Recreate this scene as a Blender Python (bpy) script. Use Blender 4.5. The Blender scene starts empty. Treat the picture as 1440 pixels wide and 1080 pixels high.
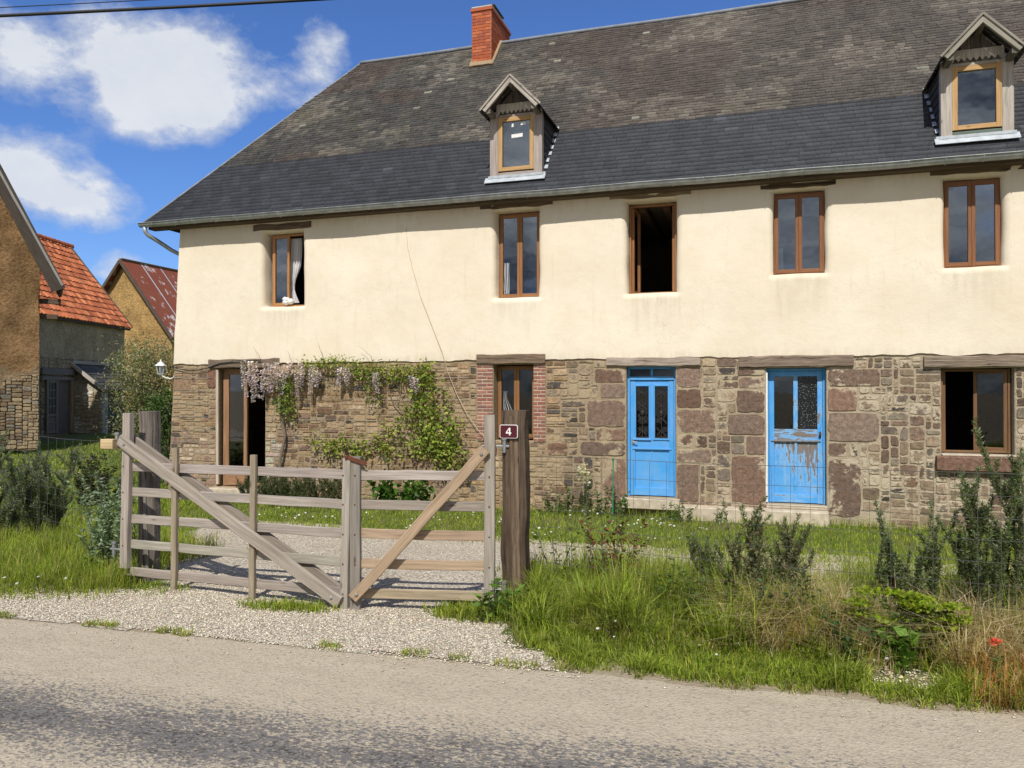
import bpy, bmesh, math, random
import numpy as np
from mathutils import Vector, Matrix, noise as mn
random.seed(7); RNG = np.random.default_rng(11)
C = bpy.context.scene.collection
R = math.radians
EYE = 1.76                      # eye height above the road; coordinates below are relative to the eye, lifted at the end
U = random.uniform
def sh(c, a=.85, b=1.15):
    k = U(a, b); return tuple(v*k*U(.97, 1.03) for v in c)
def nz(x, y=0., z=0.): return mn.noise(Vector((x, y, z)))
def sstep(a, b, x):
    t = min(1., max(0., (x-a)/(b-a))); return t*t*(3-2*t)

# ------------------------------------------------------------------ materials
class NT:
    def __init__(s, name):
        s.m = bpy.data.materials.new(name); s.m.use_nodes = True
        s.t = s.m.node_tree; s.n = s.t.nodes; s.n.clear()
        s.out = s.n.new('ShaderNodeOutputMaterial')
    def new(s, t, **k):
        n = s.n.new(t)
        for a, v in k.items(): setattr(n, a, v)
        return n
    def link(s, a, b): s.t.links.new(a, b)
    def put(s, sock, v):
        if v is None: return
        if hasattr(v, 'is_output'): s.link(v, sock)
        else: sock.default_value = v
    def obj(s): return s.new('ShaderNodeTexCoord').outputs['Object']
    def pos(s): return s.new('ShaderNodeNewGeometry').outputs['Position']
    def attr(s, a, o='Color'): return s.new('ShaderNodeAttribute', attribute_name=a).outputs[o]
    def map(s, v, scale=(1, 1, 1), loc=(0, 0, 0)):
        n = s.new('ShaderNodeMapping'); s.link(v, n.inputs[0]); n.inputs['Scale'].default_value = scale; n.inputs['Location'].default_value = loc
        return n.outputs[0]
    def noise(s, v, sc, det=4., rough=.55, dist=0., o='Fac'):
        n = s.new('ShaderNodeTexNoise'); s.put(n.inputs['Vector'], v)
        n.inputs['Scale'].default_value = sc; n.inputs['Detail'].default_value = det
        n.inputs['Roughness'].default_value = rough; n.inputs['Distortion'].default_value = dist
        return n.outputs[o]
    def vor(s, v, sc, feat='F1', o='Distance', rnd=1.):
        n = s.new('ShaderNodeTexVoronoi', feature=feat); s.put(n.inputs['Vector'], v)
        n.inputs['Scale'].default_value = sc; n.inputs['Randomness'].default_value = rnd
        return n.outputs[o]
    def ramp(s, f, *st):
        n = s.new('ShaderNodeValToRGB'); s.put(n.inputs[0], f); e = n.color_ramp.elements
        while len(e) < len(st): e.new(.5)
        for el, (p, c) in zip(e, st):
            el.position = p; el.color = (c, c, c, 1) if not hasattr(c, '__len__') else tuple(c)+(1,)
        return n.outputs[0]
    def mix(s, f, a, b, mode='MIX'):
        n = s.new('ShaderNodeMix', data_type='RGBA', blend_type=mode)
        s.put(n.inputs[0], f)
        for i, v in ((6, a), (7, b)):
            if hasattr(v, '__len__') and not hasattr(v, 'is_output'): v = tuple(v)[:3]+(1,)
            s.put(n.inputs[i], v)
        return n.outputs[2]
    def math(s, op, a, b=None, c=None, clamp=False):
        n = s.new('ShaderNodeMath', operation=op, use_clamp=clamp)
        s.put(n.inputs[0], a); s.put(n.inputs[1], b); s.put(n.inputs[2], c)
        return n.outputs[0]
    def vmath(s, op, a, b=None, o='Vector'):
        n = s.new('ShaderNodeVectorMath', operation=op); s.put(n.inputs[0], a); s.put(n.inputs[1], b)
        return n.outputs[o]
    def sep(s, v):
        n = s.new('ShaderNodeSeparateXYZ'); s.link(v, n.inputs[0]); return n.outputs
    def bump(s, h, st=.3, d=.01):
        n = s.new('ShaderNodeBump'); s.link(h, n.inputs['Height'])
        n.inputs['Strength'].default_value = st; n.inputs['Distance'].default_value = d
        return n.outputs[0]
    def pbr(s, col, rough=.9, nrm=None, metal=0., spec=.3):
        p = s.new('ShaderNodeBsdfPrincipled')
        if hasattr(col, '__len__') and not hasattr(col, 'is_output'): col = tuple(col)[:3]+(1,)
        s.put(p.inputs['Base Color'], col); s.put(p.inputs['Roughness'], rough); s.put(p.inputs['Normal'], nrm)
        p.inputs['Metallic'].default_value = metal; p.inputs['Specular IOR Level'].default_value = spec
        s.link(p.outputs[0], s.out.inputs[0]); return p

M = {}
def m_plaster():
    t = NT('lime_plaster'); o = t.pos(); x, y, z = t.sep(o)
    n1 = t.noise(o, .9, 5, .6); n2 = t.noise(o, 7, 5, .65); n3 = t.noise(t.map(o, (5, 1, .5)), 1.6, 4, .6)
    c = t.mix(t.ramp(n1, (.35, 0.), (.7, 1.)), (.745, .653, .505), (.81, .733, .598))
    c = t.mix(t.ramp(n2, (.5, 0.), (.78, .4)), c, (.70, .58, .415))
    c = t.mix(t.ramp(n3, (.58, 0.), (.8, .4)), c, (.58, .49, .34))
    st = t.attr('Col')                                   # stains under the sills, plus darker bands along the top and bottom edges
    c = t.mix(t.math('MULTIPLY', t.sep(st)[0], t.ramp(t.noise(t.map(o, (9, 1, 1)), 1.5, 3), (.35, .15), (.7, 1.))), c, (.47, .41, .31))
    n4 = t.noise(t.map(o, (1, 1, 1.6), (9, 4, 2)), .55, 6, .7)
    c = t.mix(t.ramp(n4, (.50, 0.), (.66, .45)), c, (.80, .735, .61)); c = t.mix(t.ramp(t.noise(o, 1.9, 6, .75), (.6, 0.), (.78, .35)), c, (.60, .50, .36))
    cr = t.ramp(t.vor(t.vmath('ADD', o, t.noise(o, 2., 5, .7, 0., 'Color')), .55, 'DISTANCE_TO_EDGE'), (.0, 1.), (.0035, 0.)); c = t.mix(t.math('MULTIPLY', cr, t.ramp(n1, (.5, 0.), (.6, .55))), c, (.45, .37, .26))
    sp = t.ramp(t.vor(o, 5.), (.018, .5), (.03, 0.)); c = t.mix(sp, c, (.5, .42, .3))
    b = t.math('ADD', t.math('MULTIPLY', t.noise(o, 55, 4, .7), .8), t.math('MULTIPLY', t.noise(o, 4, 4), 2.2))
    t.pbr(c, .95, t.bump(b, .36, .012), spec=.15); return t.m
def m_stone(name='rubble_stone', bs=1.):
    t = NT(name); o = t.pos(); c = t.attr('Col'); x = t.sep(o)[0]
    n = t.noise(o, 14, 6, .7); n2 = t.noise(o, 70, 4, .7)
    k = t.math('MULTIPLY', t.ramp(n, (.25, .45), (.75, 1.5)), t.ramp(n2, (.25, .62), (.75, 1.3)))
    c = t.mix(1., c, t.mix(1., (1, 1, 1), k, 'MULTIPLY'), 'MULTIPLY')
    li = t.ramp(t.vor(o, 24, 'F1'), (.10, 1.), (.17, 0.))
    li = t.math('MULTIPLY', li, t.ramp(t.noise(o, 2.4, 3), (.5, 0.), (.6, .85)))
    c = t.mix(li, c, (.46, .44, .38))
    oc = t.ramp(t.noise(t.map(o, (1, 1, 1), (3, 1, 7)), 3.1, 5, .7), (.62, 0.), (.75, .45))
    c = t.mix(oc, c, (.34, .19, .075))
    ed = t.attr('gr', 'Vector'); wx = t.ramp(t.math('MULTIPLY_ADD', x, .05, .5), (.3, 0.), (.56, 1.))
    sm = t.math('ADD', t.math('MULTIPLY', t.noise(t.map(o, (1, 1, 1), (7, 2, 1)), 2.4, 7, .72), .85), t.math('MULTIPLY', t.noise(o, 20, 5, .7), .30))
    sm = t.math('ADD', sm, t.math('MULTIPLY', t.attr('edge', 'Fac'), .22)); sm = t.math('ADD', sm, t.math('MULTIPLY_ADD', wx, -.035, .02)); sm = t.math('ADD', sm, t.math('MULTIPLY', t.math('SUBTRACT', t.noise(t.map(o, (1, 1, 1), (2.7, 5, 3)), 1.05, 3, .5), .5), .8))
    c = t.mix(t.ramp(sm, (.66, 0.), (.71, .92)), c, t.mix(n2, t.mix(wx, (.30, .225, .14), (.40, .33, .23)), t.mix(wx, (.46, .36, .23), (.66, .58, .44))))
    t.pbr(c, .95, t.bump(t.math('ADD', n, t.math('MULTIPLY', n2, .5)), .9*bs, .02), spec=.12); return t.m
def m_mortar():
    t = NT('lime_mortar'); o = t.pos(); x, y, z = t.sep(o)
    n = t.noise(o, 3, 5, .65); n2 = t.noise(o, 60, 4, .7)
    wx = t.ramp(t.math('MULTIPLY_ADD', x, .05, .5), (.3, 0.), (.56, 1.))
    a = t.mix(wx, (.40, .30, .185), (.56, .475, .345))
    c = t.mix(t.ramp(n, (.3, 0.), (.65, 1.)), t.mix(.45, a, (.2, .15, .1)), a)
    c = t.mix(t.ramp(n2, (.3, .5), (.7, 0.)), c, (.26, .2, .14))
    t.pbr(c, .97, t.bump(t.math('ADD', n2, t.noise(o, 18, 3)), .8, .02), spec=.1); return t.m
def m_vc(name, rough=.85, sc=30, lo=.7, hi=1.3, bs=.3, bd=.008, spec=.25, metal=0.):
    t = NT(name); o = t.pos(); n = t.noise(o, sc, 5, .65)
    c = t.mix(1., t.attr('Col'), t.ramp(n, (.25, lo), (.75, hi)), 'MULTIPLY')
    t.pbr(c, rough, t.bump(n, bs, bd), metal, spec); return t.m
def m_slate():
    t = NT('slate'); o = t.pos(); c = t.attr('Col'); x, y, z = t.sep(o)
    n = t.noise(o, 26, 5, .65); n2 = t.noise(o, 2.6, 7, .75); n3 = t.noise(t.map(o, (2.2, .5, .5)), 1.3, 5, .7)
    c = t.mix(1., c, t.mix(1., t.ramp(n, (.25, .6), (.75, 1.4)), t.ramp(n3, (.3, .75), (.7, 1.25)), 'MULTIPLY'), 'MULTIPLY')
    old = t.ramp(t.math('MULTIPLY_ADD', z, .1, 0.), (.664, 0.), (.67, 1.))       # lichen and moss only on the old courses
    c = t.mix(t.math('MULTIPLY', old, t.ramp(n2, (.54, 0.), (.70, .5))), c, (.155, .14, .112))
    c = t.mix(t.math('MULTIPLY', old, t.ramp(t.vor(o, 7.), (.03, .4), (.09, 0.))), c, (.26, .24, .2))
    c = t.mix(t.math('MULTIPLY', old, t.ramp(t.noise(t.map(o, (1, 1, 1), (4, 8, 1)), 1.7, 6, .7), (.56, 0.), (.72, .5))), c, (.07, .07, .035))
    t.pbr(c, .66, t.bump(n, .5, .008), spec=.28); return t.m
def m_wood(name, rough=.85, con=.5, spec=.2, bs=.5, crack=0.):
    t = NT(name); g = t.attr('gr', 'Vector')
    n = t.noise(t.map(g, (1.2, 26, 26)), 1.6, 6, .65, .6); n2 = t.noise(t.map(g, (.8, 5, 5)), 2.2, 4, .6)
    c = t.mix(1., t.attr('Col'), t.ramp(n, (.3, 1-con), (.7, 1+con*.7)), 'MULTIPLY')
    c = t.mix(t.ramp(n2, (.45, 0.), (.75, con)), c, t.mix(1., c, (.55, .48, .42), 'MULTIPLY'))
    kn = t.ramp(t.vor(t.map(g, (3, 9, 9)), 1.), (.05, .75), (.13, 0.))
    c = t.mix(kn, c, t.mix(1., c, (.4, .32, .27), 'MULTIPLY'))
    h = n
    if crack:
        cr = t.ramp(t.noise(t.map(g, (.7, 16, 16), (5, 3, 1)), 1.5, 5, .6, .8), (.30, 1.), (.40, 0.)); c = t.mix(t.math('MULTIPLY', cr, crack), c, (.02, .016, .012)); h = t.math('SUBTRACT', n, t.math('MULTIPLY', cr, 1.5))
        c = t.mix(t.ramp(t.noise(t.map(g, (1, 4, 4)), 3., 6, .75), (.5, 0.), (.72, .6)), c, t.mix(1., c, (1.55, 1.55, 1.55), 'MULTIPLY'))
    t.pbr(c, rough, t.bump(h, bs, .008), spec=spec); return t.m
def m_paint(name, blue):
    t = NT(name); g = t.attr('gr', 'Vector'); pe = t.sep(t.attr('Col'))[0]
    n = t.noise(t.map(g, (2.2, 9, 9)), 2., 6, .7); n2 = t.noise(g, 3., 4, .6)
    gn = t.noise(t.map(g, (1.2, 40, 40)), 1.6, 5, .65)
    wood = t.mix(gn, (.11, .085, .075), (.30, .26, .235))
    p = t.mix(t.ramp(n2, (.35, 0.), (.7, 1.)), blue, (blue[0]*1.9+.02, blue[1]*1.13, blue[2]*1.02))
    p = t.mix(t.ramp(gn, (.55, 0.), (.75, .22)), p, (.05, .12, .2))
    f = t.math('GREATER_THAN', t.math('ADD', t.math('MULTIPLY', n, .9), pe), .92)
    s_ = t.math('ADD', t.math('MULTIPLY', n, .9), pe); p = t.mix(t.ramp(s_, (.78, 0.), (.90, .5)), p, (.36, .50, .62))
    p = t.mix(t.ramp(t.noise(t.map(g, (.7, 3, 3)), 2., 5, .7), (.5, 0.), (.75, .45)), p, (.16, .38, .58)); p = t.mix(t.ramp(t.noise(t.map(g, (3, 3, 3)), 5., 6, .8), (.56, 0.), (.68, .5)), p, (.10, .20, .32))
    t.pbr(t.mix(f, p, wood), t.mix(f, (.55,)*3, (.9,)*3), t.bump(t.math('ADD', t.math('MULTIPLY', f, -.7), t.math('MULTIPLY', gn, .35)), .5, .004), spec=.35); return t.m
def m_flat(name, col, rough=.6, metal=0., spec=.4, var=.25, sc=12):
    t = NT(name); o = t.pos(); n = t.noise(o, sc, 5, .6)
    c = t.mix(1., tuple(col), t.ramp(n, (.3, 1-var), (.7, 1+var)), 'MULTIPLY')
    t.pbr(c, rough, t.bump(n, .15, .004), metal, spec); return t.m
def m_glass(name, f0=.16, tint=(.72, .78, .80)):
    t = NT(name); g = t.new('ShaderNodeBsdfGlossy'); g.inputs['Roughness'].default_value = .015
    g.inputs['Color'].default_value = (.92, .95, 1, 1)
    tr = t.new('ShaderNodeBsdfTransparent'); tr.inputs['Color'].default_value = tint+(1,)
    b = t.bump(t.noise(t.pos(), 2.1, 2), .08, .02); t.link(b, g.inputs['Normal'])
    lw = t.new('ShaderNodeLayerWeight'); lw.inputs['Blend'].default_value = .35
    f = t.math('ADD', t.math('MULTIPLY', lw.outputs['Fresnel'], .6), f0, clamp=True)
    mx = t.new('ShaderNodeMixShader'); t.link(f, mx.inputs[0]); t.link(tr.outputs[0], mx.inputs[1]); t.link(g.outputs[0], mx.inputs[2])
    t.link(mx.outputs[0], t.out.inputs[0]); return t.m
def m_leaf(name, trans=.35, rough=.55, spec=.3):
    t = NT(name); n = t.noise(t.pos(), 5., 3)
    c = t.mix(1., t.attr('Col'), t.ramp(n, (.3, .72), (.7, 1.28)), 'MULTIPLY')
    p = t.new('ShaderNodeBsdfPrincipled'); t.link(c, p.inputs['Base Color']); p.inputs['Roughness'].default_value = rough
    p.inputs['Specular IOR Level'].default_value = spec
    tl = t.new('ShaderNodeBsdfTranslucent'); t.link(t.mix(1., c, (1.25, 1.2, .6), 'MULTIPLY'), tl.inputs[0])
    mx = t.new('ShaderNodeMixShader'); mx.inputs[0].default_value = trans
    t.link(p.outputs[0], mx.inputs[1]); t.link(tl.outputs[0], mx.inputs[2]); t.link(mx.outputs[0], t.out.inputs[0]); return t.m
def m_road():
    t = NT('worn_asphalt'); o = t.pos(); x, y, z = t.sep(o)
    yy = t.math('SUBTRACT', y, t.math('MULTIPLY_ADD', x, .075, 3.47))      # distance from the darker wheel track
    big = t.noise(t.map(o, (.35, 1.3, 1)), 1.1, 5, .6)
    tr = t.math('ABSOLUTE', t.math('ADD', yy, t.math('MULTIPLY_ADD', big, .5, -.25)))
    dark = t.ramp(tr, (.05, .95), (.62, 0.))
    dark = t.math('MULTIPLY', dark, t.ramp(t.noise(t.map(o, (.8, 2.5, 1)), 1.7, 4), (.3, .55), (.65, 1.)))
    chip = t.vor(o, 58, 'F1', 'Color'); cs = t.sep(chip)[0]
    n = t.noise(o, 130, 3, .7); n2 = t.noise(t.map(o, (.6, 1.6, 1)), 3.2, 6, .7)
    dust = t.mix(n2, (.365, .303, .212), (.575, .495, .368))
    dust = t.mix(t.ramp(cs, (.0, .4), (.3, 0.)), dust, (.18, .155, .125))
    asp = t.mix(cs, (.04, .038, .04), (.19, .18, .17))
    sp = t.math('ADD', t.math('MULTIPLY', t.math('SUBTRACT', t.noise(t.map(o, (.7, 1.2, 1)), 42, 5, .75), .5), 2.6), t.math('MULTIPLY', t.math('SUBTRACT', cs, .5), .5))
    c = t.mix(t.ramp(t.math('ADD', dark, sp), (.30, .0), (.62, .95)), dust, asp)
    c = t.mix(t.ramp(n, (.3, .28), (.5, 0.)), c, (.12, .105, .088))
    peb = t.ramp(t.vor(o, 9, 'F1'), (.045, 1.), (.06, 0.))
    c = t.mix(t.math('MULTIPLY', peb, t.ramp(t.noise(o, 1.3), (.5, 0.), (.6, .8))), c, (.62, .56, .46))
    h = t.math('ADD', t.vor(o, 58), t.math('MULTIPLY', n, .8))
    t.pbr(c, .9, t.bump(h, .5, .012), spec=.2); return t.m
def m_gravel():
    t = NT('limestone_gravel'); o = t.pos()
    v = t.new('ShaderNodeTexVoronoi'); t.link(o, v.inputs['Vector']); v.inputs['Scale'].default_value = 42
    cs = t.sep(v.outputs['Color'])[0]
    c = t.mix(cs, (.48, .41, .31), (.76, .69, .57))
    c = t.mix(t.ramp(v.outputs['Distance'], (.35, 0.), (.75, .8)), c, (.2, .165, .12))
    c = t.mix(t.ramp(t.noise(o, 1.3, 5, .65), (.48, 0.), (.75, .6)), c, (.34, .285, .2))
    t.pbr(c, .95, t.bump(t.math('SUBTRACT', 1., v.outputs['Distance']), .9, .02), spec=.15); return t.m
def m_ground():
    t = NT('soil_and_turf'); o = t.pos()
    n = t.noise(o, .8, 6, .65); n2 = t.noise(o, 16, 5, .7)
    so = t.mix(n2, (.10, .078, .05), (.25, .2, .13)); gr = t.mix(n2, (.06, .10, .02), (.17, .22, .055))
    c = t.mix(t.ramp(n, (.36, .15), (.56, .95)), so, gr)
    x, y, z = t.sep(o); e = t.math('ADD', t.math('SUBTRACT', y, t.math('MULTIPLY_ADD', x, .045, 4.76)), t.math('MULTIPLY_ADD', t.noise(o, 3.5, 5, .7), -.7, .35))
    c = t.mix(t.ramp(e, (.12, 1.), (.42, 0.)), c, t.mix(n2, (.24, .19, .125), (.42, .35, .25)))
    t.pbr(c, .97, t.bump(n2, .8, .04), spec=.1); return t.m
def m_cob():
    t = NT('cob_wall'); o = t.pos(); n = t.noise(o, 1.5, 6, .7); n2 = t.noise(o, 11, 6, .75); st = t.attr('Col')
    c = t.mix(1., st, t.ramp(n, (.3, .7), (.7, 1.25)), 'MULTIPLY')
    c = t.mix(t.ramp(n2, (.36, .8), (.55, 0.)), c, t.mix(1., c, (.5, .43, .36), 'MULTIPLY'))
    t.pbr(c, .97, t.bump(t.math('ADD', n2, n), 1., .09), spec=.1); return t.m
def m_rust():
    t = NT('rusty_sheet'); o = t.pos(); x, y, z = t.sep(o); n = t.noise(o, 1.1, 6, .7); n2 = t.noise(t.map(o, (1, 1, .4)), 5, 5, .7)
    c = t.mix(n2, (.17, .045, .022), (.32, .095, .05))
    c = t.mix(t.ramp(n, (.56, 0.), (.62, .9)), c, (.62, .57, .55))
    w = t.math('SINE', t.math('MULTIPLY', y, 40.))
    t.pbr(c, .75, t.bump(w, .5, .03), spec=.25); return t.m
def m_curtain():
    t = NT('voile'); d = t.new('ShaderNodeBsdfDiffuse'); d.inputs[0].default_value = (.85, .85, .87, 1)
    tr = t.new('ShaderNodeBsdfTransparent'); mx = t.new('ShaderNodeMixShader')
    t.link(t.ramp(t.noise(t.map(t.pos(), (20, 20, .5)), 2.), (.3, .55), (.7, .9)), mx.inputs[0])
    t.link(tr.outputs[0], mx.inputs[1]); t.link(d.outputs[0], mx.inputs[2]); t.link(mx.outputs[0], t.out.inputs[0]); return t.m
def m_obscure():
    t = NT('dimpled_glass'); o = t.pos(); v = t.vor(o, 38)
    c = t.mix(t.ramp(v, (.12, 1.), (.22, 0.)), (.012, .013, .015), (.42, .42, .42))
    t.pbr(c, .12, t.bump(v, .6, .01), spec=.6); return t.m

M['plaster'] = m_plaster(); M['stone'] = m_stone(); M['mortar'] = m_mortar()
M['slate'] = m_slate(); M['brick'] = m_vc('brick', .92, 40, .7, 1.25, .5, .008, .15)
M['wood'] = m_wood('weathered_wood', .92, .36, .1, .7); M['oldwood'] = m_wood('cracked_old_timber', .95, .5, .08, 1., .85); M['stain'] = m_wood('stained_wood', .55, .3, .3, .3)
M['blue'] = m_paint('flaking_blue_paint', (.062, .335, .75)); M['zinc'] = m_flat('zinc', (.36, .385, .40), .5, .35, .4, .3, 6)
M['flash'] = m_flat('zinc_flashing', (.43, .47, .50), .55, .2, .4, .18, 8)
M['glass'] = m_glass('window_glass', .135); M['dimglass'] = m_glass('dim_glass', .035, (.5, .54, .55)); M['iron'] = m_flat('black_iron', (.05, .05, .052), .6, .2)
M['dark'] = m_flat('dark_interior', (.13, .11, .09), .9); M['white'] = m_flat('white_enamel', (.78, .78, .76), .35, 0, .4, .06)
M['leaf'] = m_leaf('leaf'); M['blade'] = m_leaf('grass_blade', .48, .6, .2); M['petal'] = m_leaf('petal', .45, .7, .1)
M['bark'] = m_vc('bark', .95, 40, .55, 1.4, .9, .015, .1)
M['road'] = m_road(); M['gravel'] = m_gravel(); M['ground'] = m_ground(); M['pebble'] = m_vc('pebble', .95, 60, .8, 1.2, .3, .004, .15)
M['cob'] = m_cob(); M['rust'] = m_rust(); M['tile'] = m_vc('clay_tile', .85, 9, .62, 1.35, .4, .02, .2)
M['curtain'] = m_curtain(); M['obscure'] = m_obscure(); M['cable'] = m_flat('cable_sheath', (.02, .022, .025), .6)
M['lead'] = m_flat('lead_capping', (.20, .225, .26), .6, 0, .3, .25, 5); M['cord'] = m_flat('pale_cord', (.50, .40, .27), .8, 0, .2, .2); M['maroon'] = m_flat('maroon_enamel', (.075, .008, .016), .3, 0, .5, .1)
M['galv'] = m_flat('galvanised_steel', (.36, .37, .38), .45, .6); M['wire'] = m_flat('wire', (.10, .10, .09), .6, .3)
M['rustiron'] = m_flat('rusty_iron', (.13, .045, .025), .85, .2); M['green'] = m_flat('green_plastic', (.02, .22, .12), .5)
M['conc'] = m_flat('cast_stone', (.50, .43, .33), .93, 0, .15, .25, 9); M['sheet'] = m_flat('fibre_cement', (.13, .125, .115), .85, 0, .2, .3, 5)
M['grillep'] = m_flat('blue_grey_panel', (.20, .27, .30), .6)

# ------------------------------------------------------------------ objects
ORG = {}
def tag(o, label=None, cat=None, group=None, kind=None):
    if label: o['label'] = label
    if cat: o['category'] = cat
    if group: o['group'] = group
    if kind: o['kind'] = kind
    return o
def thing(name, label, cat, loc, group=None):
    o = bpy.data.objects.new(name, None); o.empty_display_size = .2; o.location = loc; C.objects.link(o)
    ORG[o] = Vector(loc); return tag(o, label, cat, group)
def link(name, me, parent=None, loc=None):
    o = bpy.data.objects.new(name, me); C.objects.link(o)
    if parent is not None:
        o.parent = parent; ORG[o] = ORG[parent]
    else:
        ORG[o] = Vector(loc or (0, 0, 0)); o.location = ORG[o]
    me.transform(Matrix.Translation(-ORG[o])); return o

class MB:
    def __init__(s): s.v = []; s.f = []; s.c = []; s.g = []; s.e = []
    def add(s, vs, fs, col=(.5, .5, .5), gr=None, edge=None):
        b = len(s.v); s.e += list(edge) if edge is not None else [0.]*len(vs); s.v += [tuple(v) for v in vs]; s.f += [[b+i for i in f] for f in fs]
        if len(col) and hasattr(col[0], '__len__'): s.c += [tuple(c)[:3] for c in col]
        else: s.c += [tuple(col)[:3]]*len(vs)
        s.g += [tuple(g) for g in (gr if gr is not None else vs)]
    def quad(s, a, b, c, d, col=(.5,)*3): s.add([a, b, c, d], [(0, 1, 2, 3)], col)
    def box(s, x0, y0, z0, x1, y1, z1, col=(.5,)*3, ch=.004):
        # chamfered axis-aligned box
        ch = min(ch, (x1-x0)*.3, (y1-y0)*.3, (z1-z0)*.3)
        s.plank((x0, (y0+y1)/2, (z0+z1)/2), (x1, (y0+y1)/2, (z0+z1)/2), z1-z0, y1-y0, (0, 1, 0), col, 1, 0, ch)
    def plank(s, p0, p1, w, t, n=(0, -1, 0), col=(.5,)*3, seg=1, jit=0., ch=.004, taper=1., cols=None):
        p0, p1 = Vector(p0), Vector(p1); ax = p1-p0; L = ax.length; ax.normalize(); n = Vector(n)
        sd = ax.cross(n).normalized(); n = sd.cross(ax).normalized(); ch = min(ch, w*.3, t*.3)
        a, b = w/2, t/2
        prof = [(-a+ch, -b), (a-ch, -b), (a, -b+ch), (a, b-ch), (a-ch, b), (-a+ch, b), (-a, b-ch), (-a, -b+ch)]
        ro = Vector((U(0, 50), U(0, 50), U(0, 50))); V = []; G = []; K = []
        jn = U(0, 100)
        for i in range(seg+1):
            u = i/seg; k = 1+(taper-1)*u
            o1 = jit*nz(jn+u*L*3.1, 1.7); o2 = jit*nz(jn+u*L*2.3, 9.1)
            for j, (x, y) in enumerate(prof):
                jx = x*k*(1+jit*6*nz(jn+u*L*5, j*.9)) + o1; jy = y*k + o2 + (jit*.5*nz(jn+u*L*7, j*1.3, 4) if jit else 0)
                V.append(p0+ax*(u*L)+sd*jx+n*jy); G.append(Vector((u*L, x, y))+ro); K.append(col if cols is None else cols(u, x/a))
        F = []
        for i in range(seg):
            for j in range(8):
                q = (j+1) % 8; F.append((i*8+j, i*8+q, i*8+8+q, i*8+8+j))
        F.append(tuple(range(7, -1, -1))); F.append(tuple(seg*8+j for j in range(8)))
        s.add(V, F, K, G)
    def tube(s, pts, r, n=6, col=(.5,)*3, cap=True):
        pts = [Vector(p) for p in pts]; V = []; G = []; L = 0; rr = r if hasattr(r, '__len__') else [r]*len(pts)
        up = None
        for i, p in enumerate(pts):
            d = (pts[min(i+1, len(pts)-1)]-pts[max(i-1, 0)]).normalized()
            if up is None: up = d.orthogonal().normalized()
            up = (up-d*up.dot(d)).normalized(); sd = d.cross(up)
            if i: L += (p-pts[i-1]).length
            for k in range(n):
                a = 2*math.pi*k/n; V.append(p+(up*math.cos(a)+sd*math.sin(a))*rr[i]); G.append((L, math.cos(a)*rr[i], math.sin(a)*rr[i]))
        F = [(i*n+k, i*n+(k+1) % n, i*n+n+(k+1) % n, i*n+n+k) for i in range(len(pts)-1) for k in range(n)]
        if cap: F += [tuple(range(n-1, -1, -1)), tuple((len(pts)-1)*n+k for k in range(n))]
        s.add(V, F, col, G)
    def lathe(s, c, prof, n=10, col=(.5,)*3, ax=(0, 0, 1)):
        ax = Vector(ax).normalized(); u = ax.orthogonal().normalized(); w = ax.cross(u); c = Vector(c); V = []
        for r, h in prof:
            for k in range(n):
                a = 2*math.pi*k/n; V.append(c+ax*h+(u*math.cos(a)+w*math.sin(a))*r)
        F = [(i*n+k, i*n+(k+1) % n, i*n+n+(k+1) % n, i*n+n+k) for i in range(len(prof)-1) for k in range(n)]
        F += [tuple(range(n-1, -1, -1)), tuple((len(prof)-1)*n+k for k in range(n))]
        s.add(V, F, col)
    def mesh(s, name, mat, smooth=False):
        me = bpy.data.meshes.new(name); me.from_pydata(s.v, [], s.f); me.materials.append(mat)
        a = me.color_attributes.new('Col', 'FLOAT_COLOR', 'POINT')
        a.data.foreach_set('color', np.c_[np.array(s.c, np.float32).reshape(-1, 3), np.ones(len(s.v), np.float32)].ravel())
        g = me.attributes.new('gr', 'FLOAT_VECTOR', 'POINT'); g.data.foreach_set('vector', np.array(s.g, np.float32).ravel())
        if any(s.e):
            ea = me.attributes.new('edge', 'FLOAT', 'POINT'); ea.data.foreach_set('value', np.array(s.e, np.float32))
        if smooth: me.polygons.foreach_set('use_smooth', np.ones(len(me.polygons), bool))
        me.update(); return me
    def build(s, name, mat, parent=None, smooth=False, loc=None): return link(name, s.mesh(name, M[mat], smooth), parent, loc)

def bulk(name, V, sizes, idx, col, mat, parent=None, loc=None, smooth=False):
    """big mesh straight from numpy arrays: V (n,3), polygons given by sizes and flat vertex indices"""
    me = bpy.data.meshes.new(name); me.vertices.add(len(V)); me.vertices.foreach_set('co', np.asarray(V, np.float32).ravel())
    me.loops.add(len(idx)); me.loops.foreach_set('vertex_index', np.asarray(idx, np.int32))
    st = np.concatenate([[0], np.cumsum(sizes)[:-1]]).astype(np.int32)
    me.polygons.add(len(sizes)); me.polygons.foreach_set('loop_start', st)
    a = me.color_attributes.new('Col', 'FLOAT_COLOR', 'POINT')
    a.data.foreach_set('color', np.c_[np.asarray(col, np.float32), np.ones(len(V), np.float32)].ravel())
    if smooth: me.polygons.foreach_set('use_smooth', np.ones(len(sizes), bool))
    me.materials.append(M[mat]); me.update(calc_edges=True); me.validate()
    return link(name, me, parent, loc)
def norm(a): return a/np.maximum(1e-9, np.linalg.norm(a, axis=1, keepdims=True))
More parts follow.
